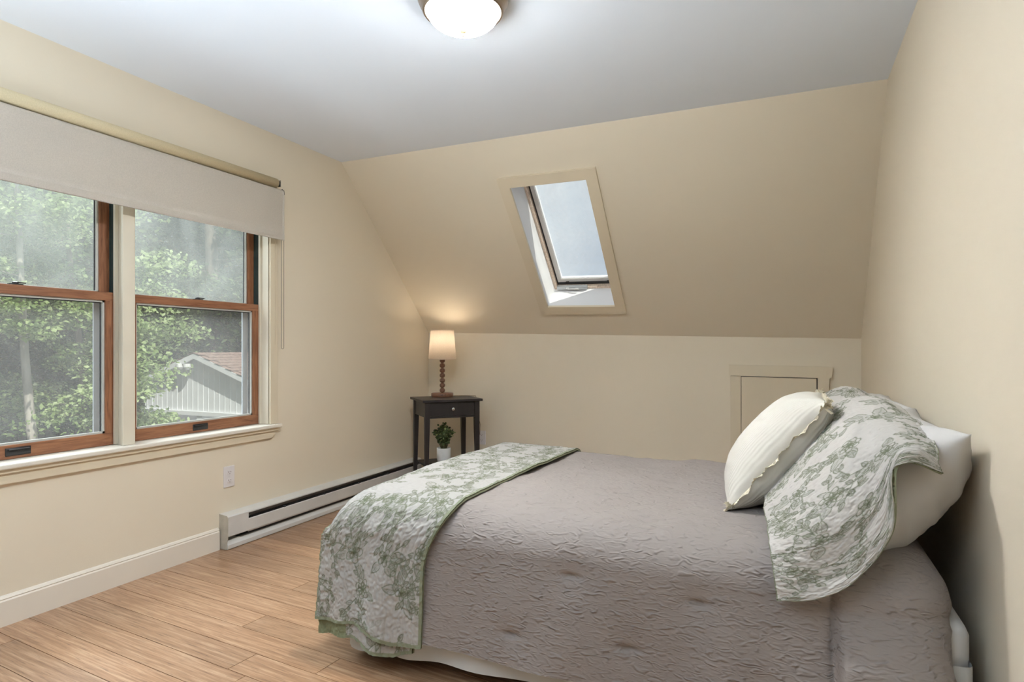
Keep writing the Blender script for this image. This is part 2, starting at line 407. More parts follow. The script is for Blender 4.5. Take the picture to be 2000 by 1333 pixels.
def window(name, y0, y1, label):
    w = struct(empty(name, (0, 0, 0)), label)
    z0, zm, z1 = .657, 1.386, 2.062
    up = sash(w, 'upper_sash', y0, y1, zm-.04, z1, -.146, -.110, .052, .05, .038, M['glass_up'])
    lo = sash(w, 'lower_sash', y0, y1, z0, zm, -.106, -.070, .049, .040, .058, M['glass_lo'])
    yc = (y0+y1)/2
    # recessed sash lift on the bottom rail
    bm = B(); box(bm, -.0715, -.066, yc-.048, yc+.048, z0+.012, z0+.046, .003); lf = child('sash_lift', bm, M['dark'], lo, True)
    bm = B(); box(bm, -.067, -.058, yc-.040, yc+.040, z0+.036, z0+.041, .002); child('lift_lip', bm, M['dark'], lo)
    # cam lock on top of the meeting rail
    bm = B(); box(bm, -.10, -.078, yc-.026, yc+.026, zm, zm+.006, .002)
    lathe(bm, [(.012, 0), (.012, .008), (.006, .011)], 14, (-.09, yc, zm+.004))
    hexa(bm, [(-.096, yc, zm+.008), (-.082, yc, zm+.008), (-.078, yc+.034, zm+.008), (-.086, yc+.034, zm+.008),
              (-.096, yc, zm+.014), (-.082, yc, zm+.014), (-.078, yc+.034, zm+.012), (-.086, yc+.034, zm+.012)])
    child('sash_lock', bm, M['dark'], lo)
    for s, yy in ((1, y0), (-1, y1)):     # dark vinyl liners beside the sashes
        bm = B(); box(bm, -.150, -.068, yy-.004*s if s > 0 else yy, yy if s > 0 else yy+.004, z0, z1)
        box(bm, -.109, -.107, yy, yy+.006*s, zm, z1) if s > 0 else box(bm, -.109, -.107, yy-.006, yy, zm, z1)
        child('jamb_liner', bm, M['vinyl'], w)
    # half insect-screen frame outside the lower sash
    bm = B()
    for q in ((y0+.03, y0+.056, z0, zm), (y1-.054, y1-.014, z0, zm), (y0+.03, y1-.03, z0, z0+.02), (y0+.03, y1-.03, zm-.02, zm)):
        box(bm, -.158, -.150, *q)
    child('screen_frame', bm, M['outjamb'], w)
    return w
window('window_1', 2.000, 2.833, 'right double-hung window with reddish brown wooden sashes')
window('window_2', 1.118, 1.946, 'left double-hung window with reddish brown wooden sashes, cut by the picture edge')
# painted frame parts
bm = B(); box(bm, -WT-.01, -.002, 1.950, 1.996, .655, 2.07); box(bm, -.01, .004, 1.932, 1.990, .655, 2.075, .002)
struct(obj('trim_1', bm, M['trimw']), 'painted mullion between the two windows')
bm = B()
box(bm, -WT, -.001, 2.838, OY1, .655, 2.07); box(bm, -.068, -.055, 2.825, 2.839, .657, 2.066); box(bm, -.050, -.001, 2.836, 2.840, .657, 2.066)
box(bm, -WT, -.001, OY0, 1.113, .655, 2.07); box(bm, -WT, -.001, OY0, OY1, 2.066, OZ1)
box(bm, -.068, -.055, 1.933, 1.9495, .657, 2.066)
struct(obj('trim_2', bm, M['trimw']), 'painted jambs and head of the double window')
bm = B(); box(bm, 0, .014, 2.842, 2.900, .655, 2.075, .002); struct(obj('trim_3', bm, M['trim']), 'flat side casing right of the window')
bm = B(); box(bm, 0, .014, 1.045, 1.108, .655, 2.075, .002); struct(obj('trim_4', bm, M['trim']), 'flat side casing left of the window')
bm = B(); box(bm, 0, .016, 1.040, 2.905, 2.0755, 2.14, .002); struct(obj('trim_5', bm, M['trim']), 'flat head casing over the window')
bm = B(); box(bm, -.069, .040, 1.03, 2.915, .632, .6545, .006); box(bm, -WT-.03, -.069, OY0, OY1, .62, .655)
struct(obj('trim_6', bm, M['stool'], smooth=False), 'white window stool running under both windows')
bm = B(); prism(bm, [(1.06, .572), (2.85, .572), (2.885, .6), (2.885, .631), (1.06, .631)], 0, .016, 0)
prism(bm, [(1.06, .615), (2.885, .615), (2.89, .631), (1.06, .631)], .016, .026, 0)
struct(obj('trim_7', bm, M['trim']), 'cream apron below the window stool')
# blind
t = tag(empty('roller_blind', (0, 0, 2.1)), 'off-white roller blind pulled down a short way over the double window', 'blind')
bm = B(); tube(bm, [(.046, 1.06, 0.022), (.046, 2.850, 0.022)], .0295, 24); child('roller_tube', bm, M['tube'], t, True)
bm = B(); tube(bm, [(.046, 2.850, 0.024), (.046, 2.862, 0.024)], .017, 16); tube(bm, [(.046, 2.862, 0.024), (.046, 2.870, .024)], .007, 10)
box(bm, .0165, .066, 2.870, 2.873, .004, .044); child('end_bracket', bm, M['knob'], t)
n = 60; yy = np.linspace(1.03, 2.892, 90)
prof = [(.018, -.018), (.04, -.012), (.060, -.012), (.069, -.018), (.072, -.03)]+[(.072, z) for z in np.linspace(-.05, -.285, 12)]+[(.0735, -.286), (.0735, -.318), (.072, -.322)]
P = np.array([[(a+.0015*math.sin(y*3)*(z < -.03), y, z) for a, z in prof] for y in yy])
o = link('blind_fabric', gridmesh('blind_fabric', P, thick=-.0012), M['blind']); o.parent = t
bm = B(); box(bm, .0735, .0755, 1.03, 2.892, -.32, -.288, .0008); child('hem_bar', bm, M['blind'], t)
bm = B(); pts = [(.045, 2.893, -.012), (.05, 2.900, -.006), (.055, 2.906, -.012), (.055, 2.908, -.035)]
tube(bm, pts, .005, 8); child('chain_guide', bm, M['dark'], t, True)
bm = B()
loop = [(.055, 2.908, -.03)]+[(.055, 2.908, z) for z in np.linspace(-.1, -.97, 10)]+[(.055, 2.898+.010*math.cos(a), -.975-.010*math.sin(a)) for a in np.linspace(.3, PI-.3, 6)]+[(.055, 2.888, z) for z in np.linspace(-.97, -.05, 10)]
tube(bm, loop, .0017, 6); child('bead_chain', bm, mat('grey_bead_chain', (.2, .17, .13, 1), .5), t)
bm = B(); tube(bm, [(.018, 2.876, -.3), (.018, 2.876, -.96)], .0009, 5); child('pull_cord', bm, M['trim'], t)

# ------------------------------------------------------------ skylight
sk = struct(empty('window_3', (0, 0, 0)), 'small tilting roof skylight set deep in the sloped wall')
def sbox(bm, x0, x1, s0, s1, t0, t1):
    c = [(x0, s0), (x1, s0), (x1, s1), (x0, s1)]; return hexa(bm, [S(a, b, t0) for a, b in c]+[S(a, b, t1) for a, b in c])
SL = 1.688
def sring(bm, x0, x1, s0, s1, w, t0, t1):
    k = w/SL
    sbox(bm, x0, x1, s0, s0+k, t0, t1); sbox(bm, x0, x1, s1-k, s1, t0, t1)
    sbox(bm, x0, x0+w, s0+k, s1-k, t0, t1); sbox(bm, x1-w, x1, s0+k, s1-k, t0, t1)
e = .004
bm = B(); sring(bm, SX0-.072, SX1+.072, SS0-.042, SS1+.042, .074, -.019, 0); struct(child('skylight_casing', bm, M['trim'], sk))
bm = B(); sring(bm, SX0-.012, SX1+.012, SS0-.012/SL, SS1+.012/SL, .014, -.001, .203); child('light_well', bm, M['well'], sk)
bm = B(); sring(bm, SX0-.05, SX1+.05, SS0-.05/SL, SS1+.05/SL, .072, .203, .275); child('outer_frame', bm, M['pine'], sk)
bm = B(); sring(bm, SX0+.0215, SX1-.0215, SS0+.0215/SL, SS1-.0215/SL, .014, .235, .27); child('gasket', bm, M['gasket'], sk)
bm = B(); sring(bm, SX0+.034, SX1-.034, SS0+.034/SL, SS1-.05/SL, .030, .232, .262); sh = child('tilting_sash', bm, mat('pale_grey_sash', (.66, .64, .62, 1), .4), sk)
bm = B(); sring(bm, SX0+.062, SX1-.062, SS0+.062/SL, SS1-.078/SL, .006, .240, .262); child('glazing_bead', bm, M['well'], sh)
bm = B(); sbox(bm, SX0+.06, SX1-.06, SS0+.06/SL, SS1-.076/SL, .252, .256); child('pane', bm, M['glass_sky'], sh)
# crank operator on the bottom frame
bm = B(); sbox(bm, SX0+.032, SX0+.275, SS1-.040/SL, SS1-.012/SL, .18, .204)
op = child('crank_operator', bm, mat('grey_metal_operator', (.45, .46, .47, 1), .35, metal=.6), sk)
bm = B(); a = S(SX0+.12, SS1-.022/SL, .176); b = S(SX0+.185, SS1-.036/SL, .160); c = S(SX0+.215, SS1-.036/SL, .160)
tube(bm, [a, b], .006, 8); tube(bm, [b, c], .007, 8); lathe(bm, [(.013, 0), (.013, .01), (.006, .014)], 14, tuple(a)); child('crank_handle', bm, mat('light_grey_crank', (.6, .6, .6, 1), .35), op)
bm = B(); sbox(bm, SX0+.10, SX0+.125, SS1-.056/SL, SS1-.045/SL, .222, .234); sbox(bm, SX1-.10, SX1-.06, SS1-.056/SL, SS1-.045/SL, .222, .234)
tube(bm, [S(SX0+.11, SS1-.05/SL, .226), S(SX1-.07, SS1-.05/SL, .226)], .003, 6); child('sash_latch_bar', bm, M['dark'], sh)

# ------------------------------------------------------------ knee-wall door
dr = struct(empty('door_1', (2.515, YB, 0)), 'small painted access door low in the back wall')
def dxz(x0, x1, z0, z1, y0, y1, bev=.001): b_ = B(); box(b_, x0, x1, y0, y1, z0, z1, bev); return b_
child('side_casing', dxz(.006, .076, .10, .922, -.022, 0), M['trim'], dr)
child('side_casing', dxz(.564, .634, .10, .922, -.022, 0), M['trim'], dr)
bm = B(); hexa(bm, [(-.004, -.028, .924), (.652, -.028, .916), (.652, -.028, .995), (-.004, -.028, 1.003), (-.004, 0, .924), (.652, 0, .916), (.652, 0, .995), (-.004, 0, 1.003)])
child('head_casing', bm, M['trim'], dr)
child('rebate', dxz(.076, .564, .10, .923, -.004, -.0005), M['gasket'], dr)
bm = B(); hexa(bm, [(.079, -.016, .10), (.558, -.016, .10), (.558, -.016, .912), (.079, -.016, .918), (.079, -.004, .10), (.558, -.004, .10), (.558, -.004, .912), (.079, -.004, .918)])
dp = child('door_panel', bm, M['trim'], dr)
bm = B()
lathe(bm, [(.005, 0), (.004, .008), (.0095, .014), (.011, .019), (.007, .025), (0, .026)], 16)
bmesh.ops.rotate(bm, verts=bm.verts, matrix=Matrix.Rotation(PI/2, 3, 'X')); bmesh.ops.translate(bm, verts=bm.verts, vec=(.103, -.016, .51))
child('knob', bm, M['dark'], dp, True)

# ------------------------------------------------------------ wall outlets
def outlet(loc, rz, label):
    o = tag(empty('wall_outlet', loc, rz), label, 'outlet')
    bm = B(); box(bm, -.037, .037, -.006, 0, -.059, .059, .0025); child('cover_plate', bm, M['plastic'], o)
    for dz in (-.0265, .0195):
        bm = B(); prism(bm, [(.0165*math.cos(a)*1.0, dz+.0035+max(-.0125, min(.0125, .0165*math.sin(a)))) for a in np.linspace(0, 2*PI, 25)[:-1]], -.0085, -.004, 1)
        f = child('receptacle', bm, M['plastic'], o)
        bm = B(); box(bm, -.0085, -.0062, -.0092, -.007, dz+.003, dz+.011); box(bm, .0062, .0085, -.0092, -.007, dz+.004, dz+.010)
        lathe(bm, [(.0028, 0), (.0028, .002)], 10); 
        bmesh.ops.translate(bm, verts=bm.verts[-20:], vec=(0, -.0082, dz-.004)); child('slots', bm, M['slot'], f)
    bm = B(); box(bm, -.002, .002, -.0072, -.0055, -.002, .002); child('screw', bm, M['plastic'], o)
    return o
outlet((0.0, 2.544, .393), PI/2, 'white duplex outlet under the window, left of the baseboard heater')
outlet((.528, YB, .363), 0, 'white duplex outlet on the back wall, right of the nightstand')

# ------------------------------------------------------------ baseboard heater
h = tag(empty('baseboard_heater', (0, 2.48, 0)), 'long white electric baseboard heater along the left wall', 'heater')
LH = 1.98
bm = B(); box(bm, 0, .012, .004, LH, .004, .188); hb = child('back_plate', bm, M['heater'], h)
bm = B(); prism(bm, [(0, .19), (0, .196), (.058, .190), (.067, .182), (.067, .176), (.060, .176), (.060, .182)], .002, LH, 1); child('top_cap', bm, M['heater'], h)
bm = B(); prism(bm, [(0, .002), (.055, .002), (.060, .05), (.0655, .062), (.0655, .178), (.058, .19), (0, .195)], 0, .004, 1); child('end_cap', bm, M['heaterend'], h)
child('end_cap', (lambda b_: (prism(b_, [(0, .002), (.055, .002), (.0655, .062), (.0655, .178), (.058, .19), (0, .195)], LH, LH+.004, 1), b_)[1])(B()), M['heater'], h)
bm = B(); prism(bm, [(.062, .072), (.066, .076), (.066, .176), (.062, .176)], .004, .145, 1); child('junction_cover', bm, M['heater'], h)
bm = B(); prism(bm, [(.060, .066), (.066, .076), (.066, .138), (.060, .142), (.062, .136), (.062, .078)], .145, LH, 1); child('front_panel', bm, M['heater'], h)
bm = B(); prism(bm, [(.012, .002), (.060, .002), (.063, .006), (.063, .026), (.040, .050), (.036, .048), (.012, .020)], .004, LH, 1); child('kick_plate', bm, M['heater'], h)
bm = B(); prism(bm, [(.012, .05), (.050, .05), (.050, .055), (.012, .055)], .10, LH, 1)
for k in range(150): box(bm, .014, .054, .155+k*.012, .1555+k*.012, .075, .15)
o = child('heating_fins', bm, M['fins'], h); o['kind'] = 'stuff'
bm = B(); prism(bm, [(.0125, .14), (.030, .135), (.0545, .170), (.0125, .186)], .146, LH, 1); child('upper_louvre', bm, mat('grey_heater_louvre', (.16, .155, .15, 1), .5), h)
for k in range(5):
    y = .42+k*.36; bm = B(); box(bm, .045, .0625, y, y+.022, .128, .150, .004); child('panel_clip', bm, M['gasket'], h)

# ------------------------------------------------------------ ceiling light
cl = tag(empty('ceiling_light', (1.775, 2.045, HC)), 'round flush ceiling light with frosted glass bowl and bronze rim', 'lamp')
bm = B(); lathe(bm, [(.14, 0), (.165, -.004), (.17, -.018), (.163, -.034), (.158, -.038), (.152, -.058), (.146, -.064), (.140, -.060), (.140, -.02), (.0, -.015)], 64, cap=False); child('metal_pan', bm, M['bronze'], cl, True)
t = NT('glowing_frosted_glass'); t.n.remove(t.b)
em = t.new('ShaderNodeEmission'); em.inputs['Color'].default_value = (.96, .975, .98, 1); lw = t.new('ShaderNodeLayerWeight'); lw.inputs['Blend'].default_value = .35
mr = t.new('ShaderNodeMapRange'); mr.inputs['To Min'].default_value = 185.0; mr.inputs['To Max'].default_value = 8.0
sx = t.new('ShaderNodeSeparateXYZ'); t.l.new(t.coord(), sx.inputs[0])
mr.inputs['From Min'].default_value = -.132; mr.inputs['From Max'].default_value = -.078; t.l.new(sx.outputs['Z'], mr.inputs['Value']); t.l.new(mr.outputs[0], em.inputs['Strength'])
t.l.new(em.outputs[0], t.out.inputs['Surface']); M['bowl'] = t.m
bm = B(); lathe(bm, [(.138*math.sin(a), -.052-.078*math.cos(a)) for a in np.linspace(0, PI/2, 16)], 48, cap=False); child('glass_bowl', bm, M['bowl'], cl, True)
bm = B(); lathe(bm, [(0, -.150), (.0035, -.1495), (.0042, -.146), (.0028, -.142), (.0035, -.139), (.010, -.135), (.0145, -.131), (.010, -.127), (0, -.126)], 20, cap=False); child('finial', bm, M['brass'], cl, True)

# ------------------------------------------------------------ nightstand, lamp, plant
NR = math.radians(47.0)
ns = tag(empty('nightstand', (.405, 4.285, 0), NR), 'black-brown corner nightstand with one drawer and an open shelf', 'table')
w2, d2, HT = .20, .165, .725
bm = B(); box(bm, -.240, .240, -.20, .20, HT-.018, HT, .002); child('table_top', bm, M['black'], ns)
for sx in (-1, 1):
    for sy in (-1, 1):
        bm = B(); x, y = sx*w2, sy*d2; a, b = .019, .012
        zt, zk = HT-.018, HT-.15
        ix, iy = x-sx*(a-b), y-sy*(a-b); ix, iy = x+sx*(a-b)*-0 , y
        hexa(bm, [(x-a, y-a, zk), (x+a, y-a, zk), (x+a, y+a, zk), (x-a, y+a, zk), (x-a, y-a, zt), (x+a, y-a, zt), (x+a, y+a, zt), (x-a, y+a, zt)])
        xo, yo = x+sx*(a-b), y+sy*(a-b)
        hexa(bm, [(xo-b, yo-b, 0), (xo+b, yo-b, 0), (xo+b, yo+b, 0), (xo-b, yo+b, 0), (x-a, y-a, zk), (x+a, y-a, zk), (x+a, y+a, zk), (x-a, y+a, zk)])
        child('leg', bm, M['black'], ns)
child('side_panel', dxz(-w2-.012, -w2+.004, HT-.135, HT-.018, -d2+.019, d2-.019), M['black'], ns)
child('side_panel', dxz(w2-.004, w2+.012, HT-.135, HT-.018, -d2+.019, d2-.019), M['black'], ns)
child('back_panel', dxz(-w2+.019, w2-.019, HT-.135, HT-.018, d2-.004, d2+.012), M['black'], ns)
child('lower_rail', dxz(-w2+.019, w2-.019, HT-.142, HT-.128, -d2-.014, -d2+.006), M['black'], ns)
dw = child('drawer', dxz(-w2+.021, w2-.021, HT-.126, HT-.022, -d2-.012, -d2+.01), M['black'], ns)
bm = B(); lathe(bm, [(.006, 0), (.005, .010), (.0135, .016), (.0145, .022), (.010, .028), (0, .029)], 20)
bmesh.ops.rotate(bm, verts=bm.verts, matrix=Matrix.Rotation(PI/2, 3, 'X')); bmesh.ops.translate(bm, verts=bm.verts, vec=(0, -d2-.012, HT-.073))
child('knob', bm, M['knob'], dw, True)
child('shelf', dxz(-w2+.010, w2-.010, .200, .216, -d2+.0, d2-.0), M['black'], ns)
child('shelf_rail', dxz(-w2+.01, w2-.01, .198, .218, -d2-.008, -d2+.004), M['black'], ns)

tl = tag(empty('table_lamp', (.320, 4.375, HT)), 'table lamp with stacked brown wooden beads and a lit linen drum shade', 'lamp')
bm = B(); lathe(bm, [(.0, 0), (.088, 0), (.090, .003), (.090, .027), (.087, .030), (.0, .030)], 40, cap=False); child('base', bm, M['bead'], tl, True)
for k in range(7):
    bm = B(); sphere(bm, (0, 0, .030+.021+k*.0405), .0225, 20, .95); child('bead', bm, M['bead'], tl, True)
bm = B(); tube(bm, [(0, 0, .3), (0, 0, .42)], .006, 10); tube(bm, [(0, 0, .33), (0, 0, .40)], .016, 12); child('socket', bm, M['brass'], tl, True)
bm = B(); z0, z1 = .302, .543
lathe(bm, [(.113, z0), (.094, z1)], 64, cap=False)
bmesh.ops.solidify(bm, geom=bm.faces[:], thickness=.0012)
sd = child('lamp_shade', bm, M['shade'], tl, True)
bm = B(); lathe(bm, [(.114, z0), (.114, z0+.006), (.1125, z0+.006), (.1125, z0)], 48, cap=False); child('shade_trim', bm, M['shade'], sd); bm = B(); lathe(bm, [(.095, z1-.006), (.095, z1), (.0935, z1), (.0935, z1-.006)], 48, cap=False); child('shade_trim', bm, M['shade'], sd)
bm = B(); sphere(bm, (0, 0, .44), .026, 16); bt = NT('lit_bulb'); bt.b.inputs['Emission Color'].default_value = (1, .72, .45, 1); bt.b.inputs['Emission Strength'].default_value = 5; child('bulb', bm, bt.m, tl, True)
lo_ = light('table_lamp_light', 'POINT', (.320, 4.375, HT+.49), .85, (1, .84, .66), radius=.03)
# cord with plug behind the table
bm = B(); tube(bm, [(.08, .05, .006), (.15, .13, .004), (.20, .20, 0), (.215, .235, -.06), (.20, .255, -.18), (.215, .262, -.25), (.205, .27, -.33), (.185, .275, -.38), (.19, .277, -.345), (.18, .283, -.335)], .0022, 6)
child('power_cord', bm, M['cord'], tl, True)

pp = tag(empty('potted_plant', (.395, 4.27, .216)), 'small bushy artificial plant in a white marbled pot on the nightstand shelf', 'plant')
bm = B(); lathe(bm, [(0, 0), (.040, 0), (.050, .006), (.054, .02), (.055, .112), (.050, .112), (.049, .098), (0, .098)], 40, cap=False); child('pot', bm, M['pot'], pp, True)
bm = B(); lathe(bm, [(0, .099), (.049, .099), (.049, .10), (0, .103)], 20, cap=False); child('soil', bm, M['soil'], pp)
t = NT('leaf_green'); oi = t.n.new('ShaderNodeAttribute'); oi.attribute_name = 'tint'; 
t.l.new(t.ramp(oi.outputs['Fac'], [(0, (.035, .06, .02, 1)), (.55, (.10, .16, .05, 1)), (1, (.36, .44, .19, 1))]), t.b.inputs['Base Color']); t.b.inputs['Roughness'].default_value = .5; M['leafp'] = t.m
rr = random.Random(3); bs = B(); V = []; F = []; T = []
for k in range(64):
    a = rr.random()*2*PI; sp = rr.random()**.7; hh = .08+.12*(1-.55*sp)*(.75+.4*rr.random())
    p0 = Vector((.02*math.cos(a), .02*math.sin(a), .10)); p2 = Vector((math.cos(a)*.095*sp, math.sin(a)*.095*sp, .10+hh)); p1 = (p0+p2)/2+Vector((0, 0, .03*sp))
    pts = [p0.lerp(p1, q).lerp(p1.lerp(p2, q), q) for q in (0, .33, .66, 1)]
    tube(bs, pts, .0012, 4)
    for j in range(9):
        q = .3+.7*j/8; c = p0.lerp(p1, q).lerp(p1.lerp(p2, q), q); d = Vector((rr.gauss(0, 1), rr.gauss(0, 1), rr.gauss(0, .5)+.2)).normalized()
        s = .0095*(.8+.5*rr.random()); u = d.orthogonal().normalized(); nrm = d.cross(u)
        i = len(V); c2 = c+d*s*1.1; tt = rr.random()**1.6
        for aa in range(6):
            V.append(tuple(c2+d*s*math.cos(aa*PI/3)+u*s*.85*math.sin(aa*PI/3)+nrm*(.002 if aa % 2 else 0))); T.append(tt)
        F.append(tuple(range(i, i+6)))
child('stem', bs, M['stem'], pp)['kind'] = 'stuff'
me = bpy.data.meshes.new('foliage'); me.from_pydata(V, [], F); at = me.attributes.new('tint', 'FLOAT', 'POINT'); at.data.foreach_set('value', T)
o = link('foliage', me, M['leafp']); o.parent = pp; o['kind'] = 'stuff'

# ------------------------------------------------------------ bed
BX0, BX1, BY0, BY1, RT, ZT = 1.49, 3.15, 1.92, 3.08, .125, .572
bed = tag(empty('bed', (0, 0, 0)), 'full-size bed on a low metal frame with its head against the right wall', 'bed')
bm = B(); box(bm, 1.48, 3.20, 1.89, 3.12, .36, .555, .05); child('mattress', bm, M['sheet'], bed, True)
bm = B(); box(bm, 1.47, 3.302, 1.845, 3.15, .17, .43, .03); child('box_spring', bm, M['sheet'], bed, True)
bm = B(); box(bm, 1.50, 3.26, 1.90, 1.935, .135, .168); box(bm, 1.50, 3.26, 3.07, 3.105, .135, .168); box(bm, 1.52, 1.555, 1.935, 3.07, .135, .168); box(bm, 3.22, 3.255, 1.935, 3.07, .135, .168)
child('bed_frame', bm, M['steel'], bed)
for x in (1.60, 3.15):
    for y in (1.915, 3.085):
        bm = B(); box(bm, x-.015, x+.015, y-.015, y+.015, 0, .135); child('leg', bm, M['steel'], bed)
bm = B(); tube(bm, [(3.262, 1.90, .15), (3.285, 1.86, .15), (3.305, 1.84, .19), (3.305, 1.84, .02)], .006, 8); tube(bm, [(3.262, 1.86, .26), (3.290, 1.85, .22), (3.306, 1.84, .17)], .006, 8); child('headboard_bracket', bm, M['steel'], bed)
# skirt: rounded-rectangle pleated band
def rrect(x0, x1, y0, y1, r, n):
    """closed loop of n points with outward normals"""
    seg = [(x0+r, y0, x1-r, y0), (x1, y0+r, x1, y1-r), (x1-r, y1, x0+r, y1), (x0, y1-r, x0, y0+r)]
    L = [x1-x0-2*r, y1-y0-2*r]*2; arc = PI*r/2; tot = sum(L)+4*arc; out = []
    cs = [(x1-r, y0+r, -PI/2), (x1-r, y1-r, 0), (x0+r, y1-r, PI/2), (x0+r, y0+r, PI)]
    for k in range(n):
        d = tot*k/n
        for i in range(4):
            if d <= L[i]:
                a, b, c, e_ = seg[i]; q = d/L[i]; nn = [(0, -1), (1, 0), (0, 1), (-1, 0)][i]; out.append((a+(c-a)*q, b+(e_-b)*q, nn[0], nn[1])); break
            d -= L[i]
            if d <= arc:
                cx, cy, a0 = cs[i]; a = a0+d/r; out.append((cx+r*math.cos(a), cy+r*math.sin(a), math.cos(a), math.sin(a))); break
            d -= arc
    return np.array(out)
R = rrect(1.42, 3.305, 1.822, 3.16, .03, 700); per = np.arange(700)/700*6.3
zz = np.linspace(.34, .045, 14); P = np.zeros((700, 14, 3))
for j, z in enumerate(zz):
    k = (.34-z)/.3; off = k*(.010*np.sin(per*26+2*np.sin(per*5))+.012*vn(per*3, per*0, 4))+.012*k
    P[:, j, 0] = R[:, 0]+R[:, 2]*off; P[:, j, 1] = R[:, 1]+R[:, 3]*off; P[:, j, 2] = z+.012*vn(per*1.4, per*0+7, 5)*k
    P[:, j, 0] = np.minimum(P[:, j, 0], 3.300)
o = link('bed_skirt', gridmesh('bed_skirt', P, True), M['skirt'], bed)

# comforter material: soft grey-beige crinkled cotton
t = NT('crinkled_taupe_cotton'); v = t.coord()
base = t.ramp(t.noise(v, 1.6, 3), [(.3, (.30, .262, .242, 1)), (.7, (.33, .29, .268, 1))]); t.l.new(base, t.b.inputs['Base Color'])
t.b.inputs['Roughness'].default_value = .85; t.b.inputs['Specular IOR Level'].default_value = .15; t.b.inputs['Sheen Weight'].default_value = .03; t.b.inputs['Sheen Roughness'].default_value = .5
w1 = t.new('ShaderNodeTexNoise'); w1.inputs['Scale'].default_value = 52; w1.inputs['Detail'].default_value = 5; w1.inputs['Roughness'].default_value = .5; w1.inputs['Distortion'].default_value = .9
try: w1.noise_type = 'RIDGED_MULTIFRACTAL'
except Exception: pass
mpv = t.coord((.55, .8, 1.5)); t.l.new(mpv, w1.inputs['Vector'])
n1 = t.bump(w1.outputs['Fac'], .85, .010); n2 = t.bump(t.noise(t.coord((1, 1, 1)), 420, 2), .12, .001, n1); t.l.new(n2, t.b.inputs['Normal'])
M['comforter'] = t.m

def drape(per_n=900, LT=.520):
    R = rrect(BX0, BX1, BY0, BY1, .02, per_n); s = np.arange(per_n)/per_n*(2*(BX1-BX0)+2*(BY1-BY0))
    inner = np.linspace(0, 1, 46)[:-1]; outer = np.linspace(0, LT, 84)
    cy = (BY0+BY1)/2; hw = (BY1-BY0)/2
    cx = np.clip(R[:, 0], BX0+hw, BX1-hw); m = inner.size+outer.size; P = np.zeros((per_n, m, 3))
    for j, q in enumerate(inner):
        P[:, j, 0] = cx+(R[:, 0]-cx)*q; P[:, j, 1] = cy+(R[:, 1]-cy)*q; P[:, j, 2] = ZT
    near = np.clip(-R[:, 3], 0, 1); 
    hx = R[:, 0]
    bulge = 1/(1+np.exp(-(hx-3.005)/.004))*near                                   # bunched end by the pillows
    for j, L in enumerate(outer):
        a = min(L/RT, PI/2); hor = RT*math.sin(a); dz = RT*(1-math.cos(a)); ex = max(0, L-RT*PI/2)
        k = ex/.40
        fold = (.020*np.sin(s*9.5+1.5*np.sin(s*2.3))+.030*vn(s*3.1, s*0+2+L*1.3, 3)+.012*vn(s*9, L*3+s*0, 8))*k
        hor2 = hor+.035*k+fold+bulge*(.012*min(1, L/.15)+.055*min(1, ex/.12))
        hor2 = hor2-near*np.exp(-((hx-2.994)/.007)**2)*.012*min(1, L/.15)
        P[:, inner.size+j, 0] = R[:, 0]+R[:, 2]*hor2; P[:, inner.size+j, 1] = R[:, 1]+R[:, 3]*hor2
        hem = 1+.05*vn(s*1.7, s*0, 21)-.02
        P[:, inner.size+j, 2] = ZT-dz-ex*hem
    X, Y, Z = P[..., 0], P[..., 1], P[..., 2]
    topw = np.clip((Z-.45)/.12, 0, 1)
    Z += topw*(.010*fbm(X*2.4, Y*2.4, 5)+.005*fbm(X*8, Y*5, 6)) 
    Z += topw*.012*np.exp(-((Y-2.5)/.5)**2)
    # tack stitches: short pinched creases on a grid
    for gx in np.arange(1.75, 3.1, .36):
        for gy in (1.98, 2.26, 2.56, 2.86):
            jx, jy = gx+(.18 if int(round(gy*10)) % 2 else 0), gy
            d = np.exp(-((Y-jy)/.012)**2)*np.exp(-((X-jx)/.030)**2)+.45*np.exp(-((Y-jy)/.05)**2-((X-jx)/.09)**2)
            Z -= .008*d*topw
    for gx, gz in ((2.09, .215), (2.46, .235), (2.83, .20), (2.28, .42), (2.66, .40)):
        d = np.exp(-((Z-gz)/.008)**2)*np.exp(-((X-gx)/.030)**2)+.5*np.exp(-((Z-gz)/.05)**2-((X-gx)/.06)**2)
        Y += .016*d*(Y < BY0)
    P[..., 0] = np.clip(X, 1.25, 3.278-.022*np.clip((.50-Z)/.1, 0, 1)); P[..., 2] = np.maximum(Z, .055)
    return P
PC = drape()
o = tag(link('comforter', gridmesh('comforter', PC, True), M['comforter']), 'crinkled taupe cotton comforter spread over the whole bed', 'bedding')

